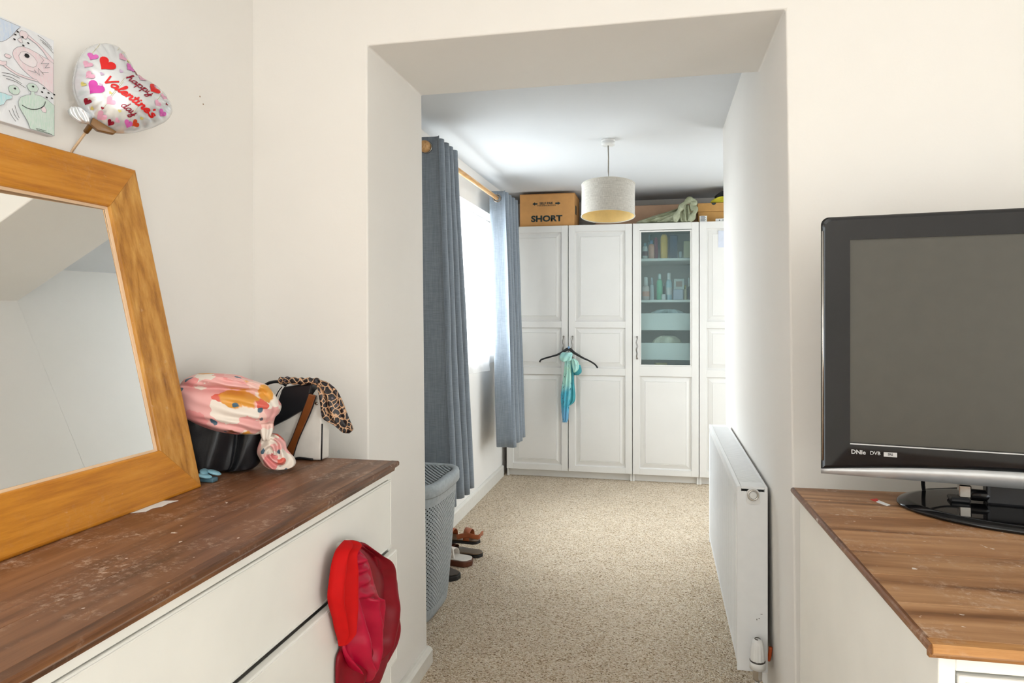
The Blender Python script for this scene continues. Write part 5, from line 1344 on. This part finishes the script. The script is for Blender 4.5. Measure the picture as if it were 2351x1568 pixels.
art('monster', 'pink', [(.047, .0463), (.0553, .0553), (.0683, .0611), (.0826, .0614), (.0991, .0598), (.117, .0568), (.1375, .0557), (.1375, -.0097), (.1251, -.0074), (.113, -.0007), (.1011, .0023), (.0874, .0064), (.074, .0121), (.0627, .0184), (.0534, .0269), (.0479, .0316), (.0452, .039)])
art('eye', 'eye', [(.058, .0395), (.0627, .048), (.0721, .0532), (.0835, .0523), (.0932, .0481), (.0991, .0416), (.0971, .0331), (.0903, .0278), (.0797, .027), (.0683, .0289), (.0608, .0329)])
art('arm', 'pink', [(.0778, .0887), (.0932, .0827), (.109, .0766), (.1251, .0669), (.1375, .0589), (.1375, .0518), (.1251, .0563), (.113, .0676), (.0971, .0773), (.0759, .0828)])
art('hand', 'pink', [(.0627, .0911), (.074, .0923), (.0787, .0873), (.074, .0778), (.0674, .0769), (.0599, .0799), (.059, .0846)])
art('arm', 'pink', [(.0263, .0122), (.0406, .0073), (.0553, .004), (.074, .0036), (.0971, .0054), (.1011, .0023), (.0797, .0004), (.0553, -.0002), (.0388, .0034), (.0263, .0081)])
art('hand', 'pink', [(.0, .0176), (.0228, .0159), (.0316, .0191), (.0308, .0121), (.0245, .0083), (.0, .0062)])
art('antenna', 'pink', [(.0263, .0287), (.0299, .033), (.037, .0335), (.0415, .031), (.0379, .0268), (.0308, .0262)])
art('antenna', 'eye', [(.0543, .0693), (.0599, .0757), (.0636, .0729), (.0655, .0668), (.0599, .0664)])
art('pupil', 'black', [(.0687, .0434), (.0702, .0479), (.074, .0497), (.0787, .0489), (.0806, .0453), (.0768, .0413), (.0721, .0413)], False)
art('eye', 'green', [(.0343, -.0313), (.0379, -.0252), (.0461, -.0217), (.0553, -.0237), (.0593, -.03), (.0553, -.0372), (.0461, -.0406), (.037, -.0379)])
art('eye', 'green', [(.074, -.0143), (.0787, -.0076), (.0874, -.0048), (.0952, -.0065), (.1001, -.0119), (.0971, -.0189), (.0874, -.0228), (.0787, -.0221)])
art('monster', 'green', [(.0553, -.0515), (.0599, -.0416), (.0721, -.0336), (.0826, -.0295), (.0835, -.0223), (.0903, -.0211), (.0922, -.0265), (.105, -.0251), (.1211, -.0281), (.1371, -.0348), (.1371, -.0975), (.107, -.0975), (.0816, -.0975), (.0759, -.0845), (.0646, -.0707), (.0571, -.061)])
art('tongue', 'pink', [(.105, -.0512), (.113, -.0428), (.118, -.0492), (.117, -.0557), (.109, -.0562)])
art('monster', 'aqua', [(-.03, -.0493), (.0263, -.0446), (.0334, -.0457), (.0415, -.044), (.0415, -.0498), (.0299, -.0559), (.0245, -.0657), (.0, -.08), (-.03, -.09)])
art('pupil', 'black', [(.0443, -.0285), (.0479, -.0261), (.0506, -.0281), (.0479, -.0306)], False); art('pupil', 'black', [(.0835, -.012), (.087, -.0095), (.0901, -.0113), (.087, -.014)], False)
pen('smile', 'black', sm2([(.0627, -.056), (.074, -.0586), (.0874, -.0573), (.1011, -.0515), (.112, -.0422), (.115, -.0334)]), .0013)
pen('teeth', 'grey', [(.1011, .0562), (.111, .0494), (.105, .0403), (.1231, .0476), (.114, .0347), (.1251, .0395)]); pen('teeth', 'grey', [(.0759, .0171), (.0932, .0179), (.0893, .0226), (.1011, .0154), (.0981, .0291), (.111, .0205), (.107, .0235), (.1221, .0287)])
for L in ([(.0971, .0946), (.113, .0904), (.1292, .0825)], [(.103, .0883), (.119, .084), (.1313, .078)], [(.107, .0846), (.1211, .0795), (.1333, .0717)], [(.0193, -.0075), (.037, -.0039), (.0571, -.0055)], [(.021, -.0118), (.0388, -.0099), (.0617, -.0149)], [(.0281, -.0155), (.0479, -.0152), (.0692, -.0204)],
          [(.0461, -.0618), (.0497, -.0733), (.0553, -.0835)], [(.0406, -.0692), (.0461, -.081), (.0534, -.0882)], [(.0334, -.0746), (.0388, -.0831), (.0479, -.0922)], [(.0922, -.0938), (.103, -.0936), (.115, -.0934)], [(.0932, -.0962), (.109, -.0964), (.1292, -.0968)]):
    pen('pen_stroke', 'black', sm2(L), .0009)
for a, b in ((.0516, .0833), (.0464, .0757), (.0443, .0658), (.0617, .0772), (.074, .0698), (.0632, .0609), (.1094, -.008), (.105, -.0173), (.12, -.0143), (.1333, -.0136), (.1154, -.0249), (.1276, -.0229)):
    art('dot', 'black', [(a+.0028*math.cos(t), b+.0017*math.sin(t)) for t in [2*PI*i/10 for i in range(10)]], False)

# ------------------------------------------------------------------ television chest
RR = thing('chest_of_drawers', 'white chest of drawers with worn brown pine top under television', 'chest of drawers', (.303, 1.711, 0), math.radians(1.67))
LX, LY = 1.05, .782
def rp(nm, bm, mat, parent=None, smooth=False): return mesh_obj(nm, bm, M[mat], parent or RR, smooth)
nP = 7; pw = (LY-.02)/nP
for k in range(nP):
    bm = NB(); box(bm, .003, LX, -(k+1)*pw+.0005, -k*pw, DZ-.0145, DZ, .0006); rp('plank', bm, 'pineX')
prof = [(.0, 0), (.017, 0), (.020, -.003), (.020, -.010), (.017, -.0135), (.010, -.0155), (.008, -.018), (.0075, -.021), (0, -.021)]
bm = NB(); prism(bm, prof, lambda a, b, s: (.0 if s == 0 else LX, -(LY-.0195)-a, DZ+b)); rp('front_moulding', bm, 'pine_edgeX')
bm = NB(); prism(bm, [(.0072, 0), (.0035, -.0006), (.001, -.003), (0, -.0065), (.001, -.0105), (.0035, -.0135), (.0072, -.0148)], lambda a, b, s: (a-.0045, 0 if s == 0 else -LY+.004, DZ+b)); rp('side_moulding', bm, 'pine_edge')
f0 = -(LY-.022)
bm = NB(); box(bm, .014, .034, f0, -.012, 0, DZ-.0150, .0012); rp('side_panel', bm, 'dresser_white')
bm = NB(); box(bm, LX-.034, LX-.014, f0, -.012, 0, DZ-.0150, .0012); rp('side_panel', bm, 'dresser_white')
bm = NB(); box(bm, .034, LX-.034, -.022, -.012, .03, DZ-.0150); rp('back_panel', bm, 'dresser_white')
bm = NB(); box(bm, .034, LX-.034, f0, f0+.02, .850, DZ-.0150, .001); rp('top_rail', bm, 'dresser_white')
bm = NB(); box(bm, .034, LX-.034, f0, f0+.02, .001, .055, .001); rp('plinth', bm, 'dresser_white')
for z0, z1 in ((.600, .846), (.330, .595), (.060, .325)):
    bm = NB(); box(bm, .036, LX-.036, f0-.003, f0+.016, z0, z1, .0025, 2); d = rp('drawer', bm, 'dresser_white')
    bm = NB()
    for q in ((.044, LX-.044, z1-.010, z1-.007), (.044, LX-.044, z0+.007, z0+.010), (.044, .047, z0+.010, z1-.010), (LX-.047, LX-.044, z0+.010, z1-.010)): box(bm, q[0], q[1], f0-.0045, f0-.0025, q[2], q[3], .0006)
    rp('bead', bm, 'dresser_white', d)
    bm = NB(); lathe(bm, [(.010, 0), (.008, .010), (.015, .018), (.015, .024), (.006, .028)], 16, Matrix.Translation((LX/2, f0-.003, (z0+z1)/2)) @ Matrix.Rotation(PI/2, 4, 'X')); rp('knob', bm, 'dresser_white', d, True)

# ------------------------------------------------------------------ television
TVW, TVB, TVT = .80, .945, 1.505
tv = thing('television', 'flat screen television with glossy black frame and oval stand', 'television', (.739, 1.548, DZ), math.radians(-10))
def tp(nm, bm, mat, parent=None, smooth=False): return mesh_obj(nm, bm, M[mat], parent or tv, smooth)
zb0, zt0 = TVB-DZ, TVT-DZ; hw = TVW/2
def chin(x): return zb0+.011+.023*max(0, 1-(x/hw)**2)
def outline(n=10, r=.016, low=chin):
    P = []
    for cx, cz, a0 in ((hw-r, zt0-r, 0), (-hw+r, zt0-r, PI/2)):
        for i in range(n+1): P.append((cx+r*math.cos(a0+PI/2*i/n), cz+r*math.sin(a0+PI/2*i/n)))
    for i in range(41):
        x = -hw+2*hw*i/40; P.append((x, low(x)))
    return P
OL = outline(); sx0, sx1, sz0, sz1 = -hw+.057, hw-.057, 1.018-DZ, 1.454-DZ
def to_rect(p):
    """pull an outline point to the screen opening"""
    return (max(sx0, min(sx1, p[0])), max(sz0, min(sz1, p[1])))
bm = NB(); rings = []
for ins, y in ((0, .012), (0, .002), (.003, -.002), (.008, -.003)):
    rings.append([bm.verts.new((p[0]*(1-ins/hw), y, p[1]+(-ins if p[1] > (zt0+zb0)/2 else ins))) for p in OL])
rings.append([bm.verts.new((a, -.003, b)) for a, b in map(to_rect, OL)]); rings.append([bm.verts.new((a, .003, b)) for a, b in map(to_rect, OL)])
for A, B in zip(rings, rings[1:]):
    n = len(A)
    for i in range(n):
        try: bm.faces.new((A[i], A[(i+1) % n], B[(i+1) % n], B[i]))
        except ValueError: pass
bmesh.ops.remove_doubles(bm, verts=bm.verts[:], dist=.00001)
tp('bezel', bm, 'black_gloss')
bm = NB(); box(bm, sx0-.001, sx1+.001, .0012, .006, sz0-.001, sz1+.001); tp('screen', bm, 'screen')['label'] = 'dull grey switched off screen'
bm = NB(); box(bm, sx0, sx1, -.0036, -.0026, sz0-.004, sz0-.0015); tp('screen_trim', bm, 'silver')
bm = NB(); rows = []
for i in range(41):
    x = -hw+2*hw*i/40; top = chin(x); lo = zb0+.0; e = max(.25, (1-(x/hw)**8))
    rows.append([bm.verts.new(q) for q in ((x, .010, top), (x, -.0025, top), (x, -.006*e, top-(top-lo)*.35), (x, -.001, lo+.001), (x, .012, lo))])
for A, B in zip(rows, rows[1:]):
    for k in range(4): bm.faces.new((A[k], A[k+1], B[k+1], B[k]))
    bm.faces.new((A[4], A[0], B[0], B[4]))
bm.faces.new(rows[0]); bm.faces.new(list(reversed(rows[-1])))
tp('speaker_strip', bm, 'silver', None, True)['label'] = 'silver strip along the bottom edge'
bm = NB(); box(bm, -hw+.004, hw-.004, .0125, .05, zb0+.002, zt0-.004, .006, 2); box(bm, -.28, .28, .05, .095, zb0+.06, zt0-.1, .02, 3); tp('back_shell', bm, 'black_plastic')
bm = NB(); tube(bm, [(-hw+.0035, -.0030, zb0+.03), (-hw+.0035, -.0030, zt0-.03)], .0022, 8); tp('edge_strip', bm, 'edge_chrome', None, True) if 'edge_chrome' in M else tp('edge_strip', bm, 'chrome', None, True)
for txt, x, sz, bold in (('DNIe', .016, .0125, .0003), ('DVB', .048, .0105, .0001)):
    t = text_mesh(txt, sz, bold); T = Matrix.Translation((sx0+x, -.0036, sz0-.020)) @ Matrix.Rotation(PI/2, 4, 'X'); bmesh.ops.transform(t, matrix=T, verts=t.verts[:]); tp('lettering', t, 'silver')
bm = NB(); box(bm, sx0+.064, sx0+.089, -.0038, -.0031, sz0-.0255, sz0-.0160); lg = tp('badge', bm, 'badge') if 'badge' in M else tp('badge', bm, 'silver')
t = text_mesh('SRS', .0062, .0002); T = Matrix.Translation((sx0+.0765, -.0041, sz0-.0205)) @ Matrix.Rotation(PI/2, 4, 'X'); bmesh.ops.transform(t, matrix=T, verts=t.verts[:]); tp('lettering', t, 'black_plastic', lg)
# oval stand
bm = NB(); prof = [(.001, .0008), (.98, .0008), (1.0, .003), (1.0, .006), (.985, .0095), (.93, .0125), (.925, .0130), (.90, .0132), (.5, .0150), (.001, .0155)]
seg = 96; rg = []
for r, z in prof: rg.append([bm.verts.new((.252*r*math.cos(2*PI*i/seg), .02+.165*r*math.sin(2*PI*i/seg), z)) for i in range(seg)])
for A, B in zip(rg, rg[1:]):
    for i in range(seg): bm.faces.new((A[i], A[(i+1) % seg], B[(i+1) % seg], B[i]))
bm.faces.new(list(reversed(rg[0]))); bm.faces.new(rg[-1])
tp('stand', bm, 'black_gloss', None, True)
bm = NB(); box(bm, -.09, .09, .018, .055, .013, zb0+.10, .006, 2); tp('neck', bm, 'black_plastic')
bm = NB(); tube(bm, [(-.115, .03, .030), (-.02, .03, .030)], .012, 12); tp('swivel', bm, 'black_gloss', None, True)
bm = NB(); box(bm, -.155, -.118, .012, .05, .0145, .024, .003); tp('hinge_block', bm, 'black_plastic')
bm = NB(); box(bm, -.138, -.116, .02, .04, .024, .050, .002); tp('hinge_plate', bm, 'chrome')
bm = NB(); tube(bm, smooth_path([(-.19, .075, .20), (-.192, .085, .09), (-.19, .10, .02), (-.17, .15, .006), (-.10, .19, .006)], 6), .004, 8); tp('cable', bm, 'black_plastic', None, True)
bm = NB(); tube(bm, smooth_path([(-.22, .065, .068), (-.15, .10, .048), (-.09, .09, .050), (-.05, .07, .064)], 6), .003, 8); tp('cable', bm, 'black_plastic', None, True)

# screw marks on the left wall
for y, z in ((1.701, 1.880), (1.687, 1.897)):
    bm = NB(); lathe(bm, [(.0022, 0), (.0022, .0006)], 10, Matrix.Translation((XL, y, z)) @ Matrix.Rotation(PI/2, 4, 'Y'))
    tag(mesh_obj('wall_plug', bm, M['card_dull'], None), 'tiny brown screw hole in wall beside the balloon, %s of two' % ('lower' if z < 1.89 else 'upper'), 'screw hole', 'screw holes beside the balloon')

# ------------------------------------------------------------------ put every Empty at the base of its thing
bpy.context.view_layer.update()
for o in [o for o in COL.objects if o.type == 'EMPTY' and o.parent is None and o.location.length < 1e-6 and o.children]:
    pts = [c.matrix_world @ Vector(q) for c in o.children_recursive if c.type == 'MESH' for q in c.bound_box]
    lo = Vector([min(p[i] for p in pts) for i in range(3)]); hi = Vector([max(p[i] for p in pts) for i in range(3)])
    o.location = ((lo.x+hi.x)/2, (lo.y+hi.y)/2, lo.z)
    inv = Matrix.Translation(o.location).inverted()
    for c in o.children: c.matrix_parent_inverse = inv
bpy.context.view_layer.update()
